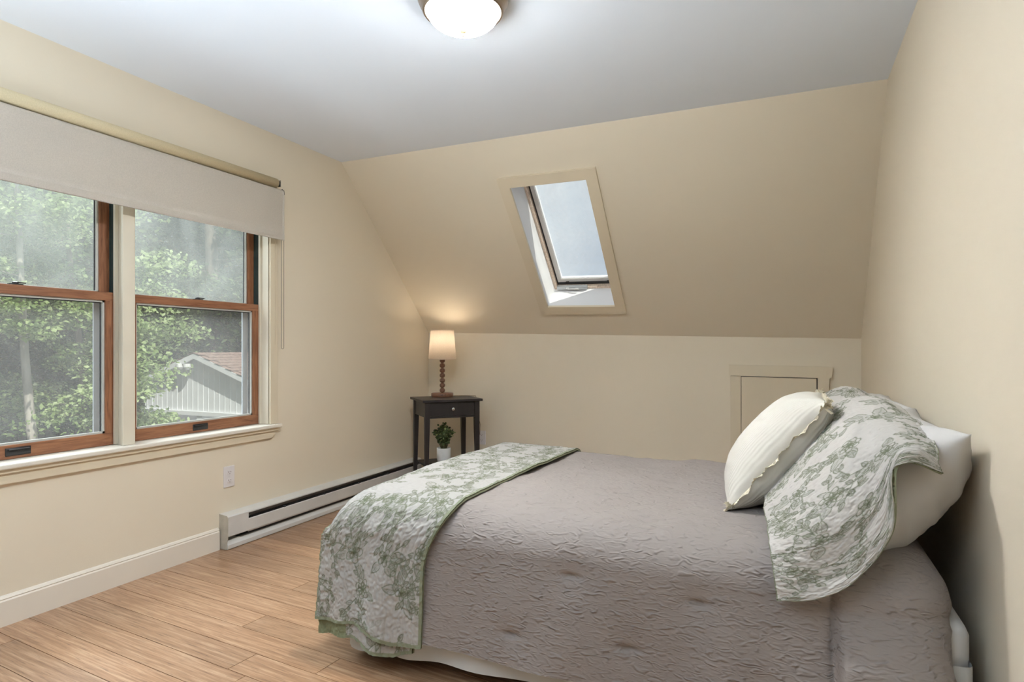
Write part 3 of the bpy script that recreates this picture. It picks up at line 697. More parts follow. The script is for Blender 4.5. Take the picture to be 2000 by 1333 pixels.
# ---- toile print: ink drawn into an array of the quilt's own resolution (1 cell = 2.6 mm)
CELL = .0026
def stroke(A, pts, w, val=1.0):
    H_, W_ = A.shape
    for (x0, y0), (x1, y1) in zip(pts, pts[1:]):
        pad = w+1.5; a, b = int(max(0, min(x0, x1)-pad)), int(min(W_-1, max(x0, x1)+pad)); c, d = int(max(0, min(y0, y1)-pad)), int(min(H_-1, max(y0, y1)+pad))
        if a > b or c > d: continue
        yy, xx = np.mgrid[c:d+1, a:b+1]; dx, dy = x1-x0, y1-y0; l2 = dx*dx+dy*dy+1e-6
        q = np.clip(((xx-x0)*dx+(yy-y0)*dy)/l2, 0, 1); dist = np.hypot(xx-x0-q*dx, yy-y0-q*dy)
        A[c:d+1, a:b+1] = np.maximum(A[c:d+1, a:b+1], val*np.clip(w+.5-dist, 0, 1))
def fillell(A, cx, cy, rx, ry, ang, val):
    H_, W_ = A.shape; r = max(rx, ry)+2
    a, b = int(max(0, cx-r)), int(min(W_-1, cx+r)); c, d = int(max(0, cy-r)), int(min(H_-1, cy+r))
    if a > b or c > d: return
    yy, xx = np.mgrid[c:d+1, a:b+1]; u = (xx-cx)*math.cos(ang)+(yy-cy)*math.sin(ang); v_ = -(xx-cx)*math.sin(ang)+(yy-cy)*math.cos(ang)
    m_ = np.clip(1.6-1.6*((u/rx)**2+(v_/ry)**2), 0, 1); A[c:d+1, a:b+1] = np.maximum(A[c:d+1, a:b+1], val*np.minimum(1, m_*2))
def leaf(A, x, y, ang, L, rnd, dark=.92):
    ca, sa = math.cos(ang), math.sin(ang); wv = L*.26
    def tp(u, v_): return (x+ca*u-sa*v_, y+sa*u+ca*v_)
    n_ = 7; up = [tp(L*i/n_, wv*math.sin(PI*(i/n_)**.85)) for i in range(n_+1)]; dn = [tp(L*i/n_, -wv*math.sin(PI*(i/n_)**.85)) for i in range(n_+1)]
    fillell(A, *tp(L*.5, 0), L*.46, wv*.8, ang, .16+.22*rnd.random())
    stroke(A, up, .6, dark); stroke(A, dn, .6, dark); stroke(A, [tp(0, 0), tp(L*.9, 0)], .45, dark*.95)
    for i in (2, 3, 4, 5): stroke(A, [tp(L*i/n_-L*.08, 0), tp(L*i/n_+L*.06, wv*.6)], .3, dark*.7)
def flower(A, x, y, R_, rnd):
    k = rnd.choice((5, 6, 7)); a0 = rnd.random()*6
    for lay, rr_ in ((0, 1.0), (1, .62)):
        for i in range(k):
            a = a0+i*2*PI/k+lay*.5; c = (x+math.cos(a)*R_*rr_*.55, y+math.sin(a)*R_*rr_*.55); rx, ry = R_*rr_*.45, R_*rr_*.34
            pts = [(c[0]+rx*math.cos(q)*math.cos(a)-ry*math.sin(q)*math.sin(a), c[1]+rx*math.cos(q)*math.sin(a)+ry*math.sin(q)*math.cos(a)) for q in np.linspace(0, 2*PI, 13)]
            fillell(A, c[0]-math.cos(a)*rx*.4, c[1]-math.sin(a)*rx*.4, rx*.5, ry*.5, a, .22); stroke(A, pts, .6, .92)
            for dq in (-.25, 0, .25): stroke(A, [(x+math.cos(a+dq)*R_*rr_*.25, y+math.sin(a+dq)*R_*rr_*.25), (x+math.cos(a+dq)*R_*rr_*.62, y+math.sin(a+dq)*R_*rr_*.62)], .3, .55)
    fillell(A, x, y, R_*.16, R_*.16, 0, .9)
def sprig(A, x, y, ang, L, rnd, lv=1):
    px, py = x, y; pts = [(x, y)]; cv = rnd.uniform(-.09, .09)
    n_ = int(L/5)
    for i in range(n_):
        ang += cv+rnd.uniform(-.06, .06); px += math.cos(ang)*5; py += math.sin(ang)*5; pts.append((px, py))
        if i % 2 == 1:
            sd_ = 1 if (i//2) % 2 else -1; leaf(A, px, py, ang+sd_*rnd.uniform(.5, 1.0), rnd.uniform(9, 17)*(1.1-.5*i/n_), rnd)
        if lv and i and i % 7 == 0: sprig(A, px, py, ang+rnd.choice((-1, 1))*rnd.uniform(.6, 1.1), L*.55, rnd, 0)
    stroke(A, pts, .7, .85); leaf(A, px, py, ang, 12, rnd)
    return px, py
def toile(h, w, seed, dens=1.0):
    rnd = random.Random(seed); A = np.zeros((h, w)); step = 62
    for gy in range(-10, h+30, step):
        for gx in range(-10, w+30, step):
            if rnd.random() > dens*.92: continue
            x = gx+rnd.uniform(-14, 14)+(step/2 if (gy//step) % 2 else 0); y = gy+rnd.uniform(-14, 14)
            for k in range(rnd.choice((2, 3, 3, 4))): sprig(A, x, y, rnd.random()*2*PI, rnd.uniform(32, 58), rnd)
            for k in range(3):
                a = rnd.random()*2*PI; q = rnd.uniform(0, 15); leaf(A, x+math.cos(a)*8, y+math.sin(a)*8, a, rnd.uniform(18, 30), rnd)
            R_ = rnd.uniform(10, 16); fillell(A, x, y, R_*.9, R_*.9, 0, .12); B_ = A[int(max(0, y-R_)):int(y+R_), int(max(0, x-R_)):int(x+R_)]; B_ *= .35; flower(A, x, y, R_, rnd)
    return A
def toilecol(A, edge=None, lum=1.0):
    g = np.array((.095, .118, .052)); w_ = np.array((.43, .41, .38))*lum; k = np.clip(A*.92, 0, 1)[..., None]
    C = w_*(1-k)+g*k
    if edge is not None: C[edge] = (.25, .265, .18)
    return C
t = NT('green_toile_quilt_cotton'); at = t.n.new('ShaderNodeAttribute'); at.attribute_name = 'print'
sep = t.new('ShaderNodeSeparateColor'); t.l.new(at.outputs['Color'], sep.inputs[0])
lt = t.new('ShaderNodeMath', operation='LESS_THAN'); lt.inputs[1].default_value = 0; t.l.new(sep.outputs[0], lt.inputs[0])
mx = t.new('ShaderNodeMix', data_type='RGBA'); t.l.new(lt.outputs[0], mx.inputs[0]); t.l.new(at.outputs['Color'], mx.inputs[6]); mx.inputs[7].default_value = (.25, .265, .17, 1)
t.l.new(mx.outputs[2], t.b.inputs['Base Color']); t.b.inputs['Roughness'].default_value = .9; t.b.inputs['Specular IOR Level'].default_value = .1
vo = t.new('ShaderNodeTexVoronoi'); vo.feature = 'SMOOTH_F1'; vo.inputs['Scale'].default_value = 95; t.l.new(t.coord((1, 1, 1)), vo.inputs['Vector'])
t.l.new(t.bump(vo.outputs['Distance'], .35, .004), t.b.inputs['Normal']); M['toile'] = t.m

def quilting(U, V, amp, s=1):
    """puckered vermicelli: crinkled cells between stitched rows"""
    a = vn(U*58+1.5*vn(U*30, V*30, 2), V*75+1.5*vn(V*30, U*30, 3), 11+s); b = vn(U*110, V*120, 12+s)
    rows = np.abs(np.sin(U*PI/.022))**.5
    return amp*(.55*a+.3*b+.5*rows)

# ---- quilt folded across the foot of the bed
def runner(xl_hang, xr_hang, xl_top, xr_top, hem, yoff, seed, near_only=False, fold=0.0, hz=((1.3, 1.7), (0, 0))):
    Lh = RT*PI/2+(ZT-RT-hem); tmax = Lh+ (BY1-BY0) + (.30 if not near_only else -.85)
    nt = int(tmax/CELL); nu = int(.55/CELL); tt = np.linspace(0, tmax, nt)[:, None]; uu = np.linspace(0, 1, nu)[None, :]
    L = Lh-tt                                             # >0 on the near hanging side
    k = np.clip((L-.02)/.25, 0, 1); k = k*k*(3-2*k)
    far = np.clip(tt-(Lh+(BY1-BY0)), 0, 9)
    q = np.clip(-L/(BY1-BY0), 0, 1)
    xl = xl_hang*k+(xl_top)*(1-k)+.03*q; xr = xr_hang*k+xr_top*(1-k)+.02*q
    X = xl+(xr-xl)*uu
    Lp = np.maximum(L, 0); a = np.minimum(Lp/RT, PI/2); ex = np.maximum(0, Lp-RT*PI/2)
    hor = RT*np.sin(a); dz = RT*(1-np.cos(a))+ex
    af = np.minimum(far/RT, PI/2); exf = np.maximum(0, far-RT*PI/2)
    Y = np.where(L > 0, BY0-hor, np.minimum(BY0-L, BY1)+RT*np.sin(af))+0*X
    Z = ZT-dz-RT*(1-np.cos(af))-exf+0*X
    fx = np.clip((BX0-X)/RT, 0, .98); fd = RT*(1-np.sqrt(1-fx**2)); Z = Z-fd*(1-k)
    kk = np.clip(ex/.38, 0, 1)
    Y = Y-.035*kk-(.026+yoff)*np.clip(Lp/.1, 0, 1)
    Y = Y+kk*(.020*np.sin((X-1.30)*17+fold)+.010*np.sin(X*41+2))+k*.06*np.clip((1.42-X)/.13, 0, 1)**2
    Z = Z+(.024+yoff)*(1-k)+.010*np.exp(-((Y-2.5)/.5)**2)*(1-k)+(1-k)*(.006*fbm(X*4, Y*3, 31))
    hemw = (1-np.clip(tt/.15, 0, 1))
    Z = Z+hemw*np.interp(X, *hz)
    P = np.stack([X, Y, Z], -1)
    N = np.cross(np.gradient(P, axis=1), np.gradient(P, axis=0)); N /= np.linalg.norm(N, axis=2, keepdims=True)+1e-9
    N = np.where((N[..., 2:3]*(1-k[..., None])-N[..., 1:2]*k[..., None]) < 0, -N, N)
    amp = .0046*(.4+.6*np.clip(k+.3, 0, 1)); Un = P-N*.010
    P = P+N*quilting(uu*.55+0*tt, tt+0*uu, amp, seed)[..., None]
    A = toile(nt, nu, seed); ed = np.zeros((nt, nu), bool); w = 5; ed[:w] = ed[-w:] = True; ed[:, :w] = ed[:, -w:] = True
    return P, toilecol(A, ed), Un
P, C, Un = runner(1.300, 1.775, 1.385, 1.865, .125, 0, 3, hz=((1.30, 1.40, 1.50, 1.58, 1.66, 1.76), (0, .014, .034, .018, -.016, -.006)))
rq = tag(empty('quilt', (0, 0, 0)), 'green floral toile quilt folded across the foot of the bed', 'bedding')
o = link('top_layer', gridmesh('top_layer', P, col=C, thick=.010, under=Un), M['toile'], rq)
P2, C2, Un2 = runner(1.303, 1.735, 1.40, 1.84, .078, -.014, 9, True, .3, hz=((1.30, 1.40, 1.50, 1.58, 1.66, 1.74), (-.012, .01, .03, .0, -.014, .015)))
nn = P2.shape[0]; flag = (P2[..., 0] < 1.47); C2[flag] = (.22, .235, .14)
o = link('under_layer', gridmesh('under_layer', P2, col=C2, thick=.006, under=Un2), M['toile'], rq)

# ------------------------------------------------------------ pillows
def pillow_pts(c, a, b, n, ha, hb, T, nu=70, nv=56, pinch=.10, seed=1, wr=.006, pw=.42, sag=0.0, ex=4):
    """closed pillow as two sheets: returns (2*nu, nv) grid around its seam"""
    c, a, b, n = map(np.array, (c, a, b, n)); u = np.linspace(-1, 1, nu)[:, None]; v = np.linspace(-1, 1, nv)[None, :]
    def sheet(sg):
        uu = u*(1-pinch*(np.abs(v)**2)*(0)-0)+0*v; 
        cu = 1-pinch*(1-np.abs(u)**2.5)*np.abs(v)**3; cv = 1-pinch*(1-np.abs(v)**2.5)*np.abs(u)**3   # sides bow in, corners stay out
        X = u*cv+0*v; Y = v*cu+0*u
        th = np.clip((1-np.abs(u)**ex), 0, 1)**pw*np.clip((1-np.abs(v)**ex), 0, 1)**pw
        th = th*T*(1+.0*u)
        th = th+wr*fbm(X*3.2+seed, Y*3.2, seed+sg, 3)*np.clip(th/T*2, 0, 1)+wr*.6*np.clip(1-th/T, 0, 1)*np.sin((np.abs(u)+0*v)*0+14*(u+v*1.3)+seed)*np.clip(th/T*4, 0, 1)
        return c+a*(X*ha)[..., None]+b*(Y*hb)[..., None]+n*(sg*th)[..., None]+n*(sag*(1-u**2)*(1-v**2))[..., None]
    return sheet(1), sheet(-1)
def pillow(name, label, cat, m, *args, fringe=False, group=None, **kw):
    s1, s2 = pillow_pts(*args, **kw)
    P = np.concatenate([s1, s2[::-1]], 0)
    me = gridmesh(name, P); bm = B(); bm.from_mesh(me); bmesh.ops.remove_doubles(bm, verts=bm.verts, dist=.0006)
    bmesh.ops.recalc_face_normals(bm, faces=bm.faces); o = obj(name, bm, m, smooth=True); tag(o, label, cat, group); return o, s1
def unit(v): v = np.array(v, float); return v/np.linalg.norm(v)
bl = unit((.30, 0, .36)); nl = np.array((-bl[2], 0, bl[0]))
o1, _ = pillow('pillow', 'large white bed pillow at the near side, its corner touching the right wall', 'pillow', M['sheet'], (3.125, 2.215, .695), (0, 1, 0), bl, nl, .365, .275, .150, seed=2, wr=.010, nu=110, nv=90, pinch=.10, pw=.55, ex=2.8)
o2, _ = pillow('pillow', 'white bed pillow at the far side, only its corner showing above the quilt', 'pillow', M['sheet'], (3.145, 2.90, .712), (0, 1, 0), bl, nl, .330, .250, .120, seed=5, wr=.010, nu=80, nv=70, pinch=.06, pw=.5)

# cream ribbed cushion with ruffled edge
t = NT('cream_ribbed_cotton'); v = t.coord((1, 1, 1), (0, 0, 0), 'UV')
t.b.inputs['Base Color'].default_value = (.70, .665, .59, 1); t.b.inputs['Roughness'].default_value = .9; t.b.inputs['Specular IOR Level'].default_value = .1
wv = t.new('ShaderNodeTexWave'); wv.bands_direction = 'Y'; wv.inputs['Scale'].default_value = 34; wv.inputs['Distortion'].default_value = 1.2; wv.inputs['Detail'].default_value = 2; wv.inputs['Detail Scale'].default_value = .6
t.l.new(t.coord(), wv.inputs['Vector']); t.l.new(t.bump(wv.outputs['Fac'], .35, .003), t.b.inputs['Normal']); M['rib'] = t.m
cb = unit((.27, 0, .33)); cn = np.array((-cb[2], 0, cb[0])); cc = np.array((2.858, 2.385, .768)); ca = np.array((0, 1, 0))
cu, s1 = pillow('throw_cushion', 'cream ribbed square cushion with a ruffled edge, in front of the pillows', 'cushion', M['rib'], cc, ca, cb, cn, .240, .236, .122, seed=8, wr=.0022, nu=90, nv=90, pinch=.04, pw=.55, ex=2.4)
M['ruffle'] = mat('frayed_cream_ruffle', (.68, .61, .46, 1), .95, var=.12, vscale=60, spec=.05)
bm = B(); per = []
for k in range(90): per.append(s1[k, 0])
for k in range(90): per.append(s1[-1, k])
for k in range(90): per.append(s1[89-k, -1])
for k in range(90): per.append(s1[0, 89-k])
per = np.array(per); rr = random.Random(4); prev = None; first = None
for i in range(0, 360):
    p = per[i]; d = p-cc; d = d-cn*np.dot(d, cn); d /= np.linalg.norm(d)
    wv_ = .0035*math.sin(i*.55)+.003*math.sin(i*.23+1)+.002*rr.uniform(-1, 1); ln = .011+.004*math.sin(i*.37)+.005*rr.random()
    row = [bm.verts.new(p-d*.004), bm.verts.new(p+d*ln*.5+cn*wv_*.7), bm.verts.new(p+d*ln+cn*wv_*1.4)]
    if prev:
        for q in (0, 1): bm.faces.new((prev[q], row[q], row[q+1], prev[q+1]))
    prev = row; first = first or row
for sgn_a in (-1, 1):          # frayed tufts at the corners
    for sgn_b in (-1, 1):
        base = cc+ca*sgn_a*.240+cb*sgn_b*.232
        for k in range(26):
            d = ca*sgn_a*rr.random()+cb*sgn_b*rr.random()+cn*rr.uniform(-.7, .7); d /= np.linalg.norm(d); s_ = ca*rr.uniform(-1, 1)+cb*rr.uniform(-1, 1)+cn*rr.uniform(-1, 1); s_ /= np.linalg.norm(s_)
            b0 = base-(ca*sgn_a*rr.random()+cb*sgn_b*rr.random())*.03; l_ = rr.uniform(.015, .034)
            vs = [bm.verts.new(b0-s_*.004), bm.verts.new(b0+s_*.004), bm.verts.new(b0+d*l_+s_*.007), bm.verts.new(b0+d*l_*.8-s_*.005)]
            if (b0+d*l_)[2] > .585: bm.faces.new(vs)
fr = obj('ruffle', bm, M['ruffle'], cu)

# ---- quilted sham quilt draped over the pillows: rows of control points (far -> near), each from the bed in front, up and over
def cat(Pc, n, axis):
    """Catmull-Rom resample along axis"""
    Pc = np.moveaxis(Pc, axis, 0); m = Pc.shape[0]; t_ = np.linspace(0, m-1, n); i = np.minimum(t_.astype(int), m-2); f = (t_-i)[:, None, None]
    g = lambda k: Pc[np.clip(k, 0, m-1)]
    p0, p1, p2, p3 = g(i-1), g(i), g(i+1), g(i+2)
    r = .5*((2*p1)+(-p0+p2)*f+(2*p0-5*p1+4*p2-p3)*f**2+(-p0+3*p1-3*p2+p3)*f**3)
    return np.moveaxis(r, 0, axis)
CTRL = np.array([
    # front hem            lower slope           slope                  upper slope            ridge                 back hem
    [(2.86, 3.20, .600), (2.93, 3.20, .700), (3.00, 3.20, .800), (3.07, 3.19, .875), (3.14, 3.18, .900), (3.20, 3.17, .875)],
    [(2.84, 2.95, .622), (2.90, 2.95, .720), (2.98, 2.95, .835), (3.06, 2.95, .925), (3.14, 2.94, .945), (3.20, 2.92, .915)],
    [(2.83, 2.68, .622), (2.89, 2.68, .705), (2.97, 2.68, .800), (3.05, 2.68, .880), (3.13, 2.66, .905), (3.19, 2.64, .880)],
    [(2.83, 2.42, .622), (2.89, 2.42, .710), (2.97, 2.41, .820), (3.06, 2.40, .915), (3.15, 2.39, .948), (3.21, 2.37, .925)],
    [(2.83, 2.14, .622), (2.89, 2.12, .705), (2.97, 2.10, .810), (3.06, 2.08, .900), (3.15, 2.07, .930), (3.22, 2.06, .905)],
    [(2.835, 1.96, .618), (2.90, 1.93, .690), (2.98, 1.91, .775), (3.06, 1.91, .855), (3.15, 1.92, .895), (3.225, 1.93, .880)],
    [(2.845, 1.84, .585), (2.92, 1.81, .640), (3.00, 1.805, .700), (3.08, 1.82, .775), (3.155, 1.84, .858), (3.23, 1.86, .852)],
    [(2.852, 1.775, .530), (2.93, 1.77, .555), (3.02, 1.775, .600), (3.10, 1.785, .700), (3.150, 1.805, .850), (3.225, 1.835, .825)],
    [(2.862, 1.755, .458), (2.95, 1.755, .478), (3.04, 1.760, .535), (3.125, 1.768, .665), (3.142, 1.79, .825), (3.232, 1.825, .805)],
])
nt, nu = int(1.75/CELL), int(.52/CELL)
P = cat(cat(CTRL, nt, 0), nu, 1)
N = np.cross(np.gradient(P, axis=1), np.gradient(P, axis=0)); N /= np.linalg.norm(N, axis=2, keepdims=True)+1e-9; N = -N if np.median(N[..., 0]) > 0 else N
U = np.linspace(0, .52, nu)[None, :]+np.zeros((nt, 1)); V_ = np.linspace(0, 1.75, nt)[:, None]+np.zeros((1, nu))
P = P+N*(.006*fbm(U*6, V_*5, 41)+.010)[..., None]; Un = P-N*.008; P = P+N*quilting(U, V_, .0026, 5)[..., None]
A = toile(nt, nu, 21, 1.0); ed = np.zeros((nt, nu), bool); w = 3; ed[:w] = ed[-w:] = True; ed[:, :w] = ed[:, -w:] = True
tag(link('quilted_throw', gridmesh('quilted_throw', P, col=toilecol(A, ed, 1.28), thick=-.008, under=Un), M['toile']), 'green floral toile quilt draped over the white pillows at the head', 'bedding')  # same toile with its ground lightened to make up for weaker light here

# ------------------------------------------------------------ outdoors
ZG = -3.0
n = 60; gx = np.linspace(-60, -.5, n); gy = np.linspace(-25, 60, n); GX, GY = np.meshgrid(gx, gy, indexing='ij')
GZ = ZG+.25*fbm(GX*.15, GY*.15, 3)+np.clip((-GX-16)*.16, 0, 8)
t = NT('leaf_littered_ground'); f = t.noise(t.coord(), 1.6, 8, .7)
t.l.new(t.ramp(f, [(.35, (.07, .06, .045, 1)), (.5, (.15, .12, .09, 1)), (.62, (.10, .13, .05, 1)), (.75, (.24, .2, .15, 1))]), t.b.inputs['Base Color']); t.b.inputs['Roughness'].default_value = .95
t.l.new(t.bump(t.noise(t.coord(), 9, 6), .8, .1), t.b.inputs['Normal'])
struct(link('ground', gridmesh('ground', np.stack([GX, GY, GZ], -1)), t.m), 'leaf-littered yard outside the window')

def leafmat(name, stops, tr=.35):
    t = NT(name); a = t.n.new('ShaderNodeAttribute'); a.attribute_name = 'tint'; c = t.ramp(a.outputs['Fac'], stops)
    t.l.new(c, t.b.inputs['Base Color']); t.b.inputs['Roughness'].default_value = .45; t.b.inputs['Specular IOR Level'].default_value = .4
    tl = t.new('ShaderNodeBsdfTranslucent'); t.l.new(c, tl.inputs['Color']); mx = t.new('ShaderNodeMixShader'); mx.inputs[0].default_value = tr
    t.l.new(t.b.outputs[0], mx.inputs[1]); t.l.new(tl.outputs[0], mx.inputs[2]); t.l.new(mx.outputs[0], t.out.inputs['Surface']); return t.m
M['leaf'] = leafmat('bright_maple_leaf', [(0, (.13, .21, .06, 1)), (.45, (.30, .40, .15, 1)), (1, (.62, .70, .42, 1))])
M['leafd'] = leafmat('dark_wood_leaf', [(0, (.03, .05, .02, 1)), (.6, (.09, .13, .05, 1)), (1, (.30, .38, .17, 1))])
def foliage(seed, clusters, per, leafs, tint=(0, 1)):
    """clusters: (x,y,z,rx,rz); flattish tiers of small folded leaves"""
    R_ = np.random.RandomState(seed); out = []; tn = []
    for (x, y, z, rx, rz) in clusters:
        d = R_.normal(size=(per, 3)); d /= np.linalg.norm(d, axis=1)[:, None]; r = R_.rand(per, 1)**.4
        c = d*r*np.array((rx, rx, rz))+np.array((x, y, z)); c[:, 2] -= .25*rz*(np.hypot(d[:, 0], d[:, 1]))*r[:, 0]
        out.append(c); tn.append(R_.rand(per)*.6+.4*R_.rand())
    c = np.concatenate(out); tn = np.concatenate(tn); k = len(c)
    nrm = R_.normal(size=(k, 3))*.55+np.array((.35, -.1, .9)); nrm /= np.linalg.norm(nrm, axis=1)[:, None]
    a = R_.normal(size=(k, 3)); u = np.cross(nrm, a); u /= np.linalg.norm(u, axis=1)[:, None]; v = np.cross(nrm, u)
    s = leafs*(.6+.8*R_.rand(k, 1))
    V = np.stack([c-u*s, c-v*s*.6+nrm*s*.12, c+u*s, c+v*s*.6+nrm*s*.12], 1).reshape(-1, 3); F = np.arange(4*k).reshape(-1, 4)
    me = bpy.data.meshes.new('foliage'); me.vertices.add(4*k); me.vertices.foreach_set('co', V.astype(np.float32).ravel())
    me.loops.add(4*k); me.loops.foreach_set('vertex_index', F.astype(np.int32).ravel()); me.polygons.add(k)
    me.polygons.foreach_set('loop_start', np.arange(0, 4*k, 4, dtype=np.int32)); me.update(calc_edges=True)
    at = me.attributes.new('tint', 'FLOAT', 'POINT'); at.data.foreach_set('value', np.repeat(tint[0]+(tint[1]-tint[0])*tn, 4).astype(np.float32)); return me
def ground_z(x, y): return ZG+float(.25*fbm(np.array(x*.15), np.array(y*.15), 3))+min(8, max(0, (-x-16)*.16))
def make_tree(name, x, y, H, r0, crown, ncl, per, leafs, seed, lm, bm_mat, label, group=None, lean=(0, 0), z_lo=.35, clr=(.55, 1.1)):
    rnd = random.Random(seed); z0 = ground_z(x, y)-.05; T = tag(empty(name, (x, y, z0)), label, 'tree', group)
    pts = [(lean[0]*q+.12*math.sin(q*5+seed), lean[1]*q+.1*math.cos(q*4+seed)-.1, H*q) for q in np.linspace(0, 1, 9)]
    bm = B(); tube(bm, pts, 1, 9, [r0*(1-.8*q) for q in np.linspace(0, 1, 9)]); child('trunk', bm, bm_mat, T, True)
    cl = []; bb = B()
    for k in range(ncl):
        q = z_lo+(1-z_lo)*((k+.5)/ncl); i = min(7, int(q*8)); f_ = q*8-i; p = Vector(pts[i]).lerp(Vector(pts[i+1]), f_)
        a = rnd.random()*2*PI; rad = crown*(.35+.65*rnd.random())*math.sin(PI*min(1, .25+.7*(1-q)+.05))
        e = p+Vector((math.cos(a)*rad, math.sin(a)*rad, rnd.uniform(.1, .5)*rad*.5)); mid = p.lerp(e, .5)+Vector((0, 0, -.05*rad))
        tube(bb, [p, mid, e], 1, 5, [r0*.28*(1.1-q), r0*.16*(1.1-q)+.004, .006])
        s = rnd.uniform(*clr); cl.append((e.x, e.y, e.z, s, s*.42)); cl.append((mid.x+rnd.uniform(-.3, .3), mid.y+rnd.uniform(-.3, .3), mid.z+.1, s*.7, s*.3))
    child('branches', bb, bm_mat, T, True)['kind'] = 'stuff'
    o = link('foliage', foliage(seed, cl, per, leafs), lm); o.parent = T; o['kind'] = 'stuff'; return T
def copy_tree(T, x, y, rz, s, label):
    r = T.copy(); COL.objects.link(r); r.location = (x, y, ground_z(x, y)-.05); r.rotation_euler = (0, 0, rz); r.scale = (s, s, s); r['label'] = label
    for c in T.children:
        d = c.copy(); COL.objects.link(d); d.parent = r
    return r
make_tree('maple_tree', -6.5, 5.60, 7.8, .085, 1.3, 14, 260, .036, 15, M['leaf'], M['barkpale'], 'slender tree with a pale leaning trunk seen through the left window', lean=(0, -.92), z_lo=.52, clr=(.3, .55))
make_tree('maple_tree', -8.4, 3.6, 8.5, .17, 2.7, 40, 520, .040, 11, M['leaf'], M['bark'], 'broad leafy maple filling the left window, behind the pale slender trunk', lean=(-.35, -.5), z_lo=.34, clr=(.35, .7))
make_tree('maple_tree', -6.9, 6.05, 6.4, .10, 1.35, 30, 420, .036, 12, M['leaf'], M['bark'], 'leafy maple whose branches overlap the garage gable', lean=(.2, -.2), z_lo=.33, clr=(.45, .8))
GW = 'trees of the dark woods'; LW = 'tall tree of the dark woods behind the yard'
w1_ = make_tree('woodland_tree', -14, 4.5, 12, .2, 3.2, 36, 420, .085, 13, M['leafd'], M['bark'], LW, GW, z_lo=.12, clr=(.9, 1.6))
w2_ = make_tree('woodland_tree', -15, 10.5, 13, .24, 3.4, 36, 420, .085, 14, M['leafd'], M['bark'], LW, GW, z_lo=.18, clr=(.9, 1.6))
rr = random.Random(9)
for i, (x, y) in enumerate([(-13.5, 7.5), (-13, 13.5), (-16.5, 1.5), (-17, 16), (-19, 6), (-20, 12), (-19, 20), (-22, 2), (-23, 9), (-24, 16), (-25, 24), (-14, 18), (-18.5, 26), (-13.5, .5), (-27, 6), (-27.5, 13), (-28, 20), (-12.5, 22.5)]):
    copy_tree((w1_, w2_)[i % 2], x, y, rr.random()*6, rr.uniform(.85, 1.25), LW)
for i, (x, y, s) in enumerate([(-10.2, 5.0, .5), (-10.8, 8.4, .45), (-9.8, 2.0, .5), (-12.5, 11, .5), (-8.2, 1.0, .38)]):
    copy_tree(w1_, x, y, i*1.3, s, 'low young tree at the edge of the woods')['group'] = 'young trees at the edge of the woods'

# garage: gable in plane y = 8.6, ridge running away from the house
g = tag(empty('garage', (0, 0, 0)), 'white gabled garage with a brown shingle roof beyond the right window', 'building')
GYA, GXR, ZR, ZE = 8.6, -7.62, 1.02, .47; hwG = 1.62; GL = 7.0
t = NT('weathered_brown_shingle'); f = t.noise(t.coord((1, 1, 1)), 14, 6, .7)
t.l.new(t.ramp(f, [(.35, (.17, .105, .085, 1)), (.65, (.34, .235, .195, 1))]), t.b.inputs['Base Color']); t.b.inputs['Roughness'].default_value = .9; M['shingle'] = t.m
bm = B(); prism(bm, [(GXR-hwG, -.12), (GXR+hwG, -.12), (GXR+hwG, ZE-.05), (GXR, ZR-.06), (GXR-hwG, ZE-.05)], GYA, GYA+.06, 1)
gw = child('gable_wall', bm, M['siding'], g)
for k in range(22):
    x = GXR-hwG+.07+k*.147; zt = ZR-.08-(ZR-ZE)*abs(x-GXR)/hwG
    bm = B(); box(bm, x-.012, x+.012, GYA-.005, GYA, -.11, zt); child('batten', bm, M['siding'], gw)
bm = B(); box(bm, GXR-hwG-.04, GXR+hwG+.04, GYA-.05, GYA+.08, -.20, -.12); child('fascia_board', bm, M['siding'], g)
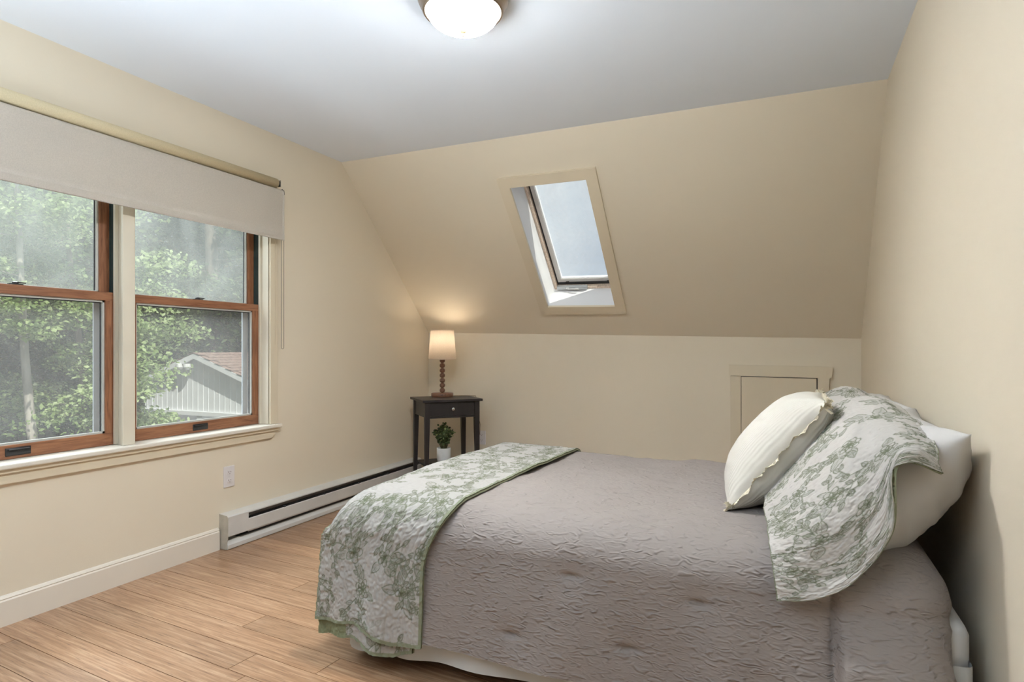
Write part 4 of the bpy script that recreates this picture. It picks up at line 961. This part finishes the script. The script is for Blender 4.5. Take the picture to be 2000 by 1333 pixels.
for s in (-1, 1):
    bm = B(); xe = GXR+s*(hwG+.1); ze = ZR-(ZR-ZE)*(hwG+.1)/hwG
    hexa(bm, [(GXR, GYA-.16, ZR-.10), (xe, GYA-.16, ze-.10), (xe, GYA-.16, ze), (GXR, GYA-.16, ZR), (GXR, GYA-.12, ZR-.10), (xe, GYA-.12, ze-.10), (xe, GYA-.12, ze), (GXR, GYA-.12, ZR)]); child('rake_board', bm, M['siding'], g)
    bm = B(); hexa(bm, [(GXR, GYA-.15, ZR-.03), (xe, GYA-.15, ze-.03), (xe, GYA+GL, ze-.03), (GXR, GYA+GL, ZR-.03), (GXR, GYA-.15, ZR+.01), (xe, GYA-.15, ze+.01), (xe, GYA+GL, ze+.01), (GXR, GYA+GL, ZR+.01)])
    rf = child('roof', bm, M['shingle'], g)
    bm = B(); nrow = 12
    for r in range(nrow):
        a, b = (r)/nrow, (r+1.15)/nrow
        for k in range(28):
            y0 = GYA-.17+k*.255+(.12 if r % 2 else 0); x0, x1 = GXR+(xe-GXR)*a, GXR+(xe-GXR)*min(b, 1.02); z0, z1 = ZR+(ze-ZR)*a+.012, ZR+(ze-ZR)*min(b, 1.02)+.024
            hexa(bm, [(x0, y0, z0), (x1, y0, z1), (x1, y0+.245, z1), (x0, y0+.245, z0), (x0, y0, z0+.006), (x1, y0, z1+.01), (x1, y0+.245, z1+.01), (x0, y0+.245, z0+.006)])
    o = child('shingles', bm, M['shingle'], rf); o['kind'] = 'stuff'
for x in (GXR-hwG+.1, GXR, GXR+hwG-.1):
    bm = B(); box(bm, x-.075, x+.075, GYA-.03, GYA+.11, ZG-.2, -.2, .004); child('post', bm, M['siding'], g)
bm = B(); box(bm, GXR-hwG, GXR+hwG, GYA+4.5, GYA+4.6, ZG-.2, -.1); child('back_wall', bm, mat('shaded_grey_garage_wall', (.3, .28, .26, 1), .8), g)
bm = B(); box(bm, GXR-hwG, GXR-hwG+.08, GYA+.2, GYA+4.5, ZG-.2, -.1); child('side_wall', bm, M['siding'], g)
bm = B(); box(bm, GXR-.34, GXR-.26, GYA-.06, GYA, .72, .80)
lathe(bm, [(.03, 0), (.07, .05), (.075, .12)], 12, (GXR-.40, GYA-.14, .70)); lathe(bm, [(.03, 0), (.07, .05), (.075, .12)], 12, (GXR-.2, GYA-.14, .70)); child('floodlight', bm, mat('white_floodlight', (.8, .8, .8, 1), .4), g)
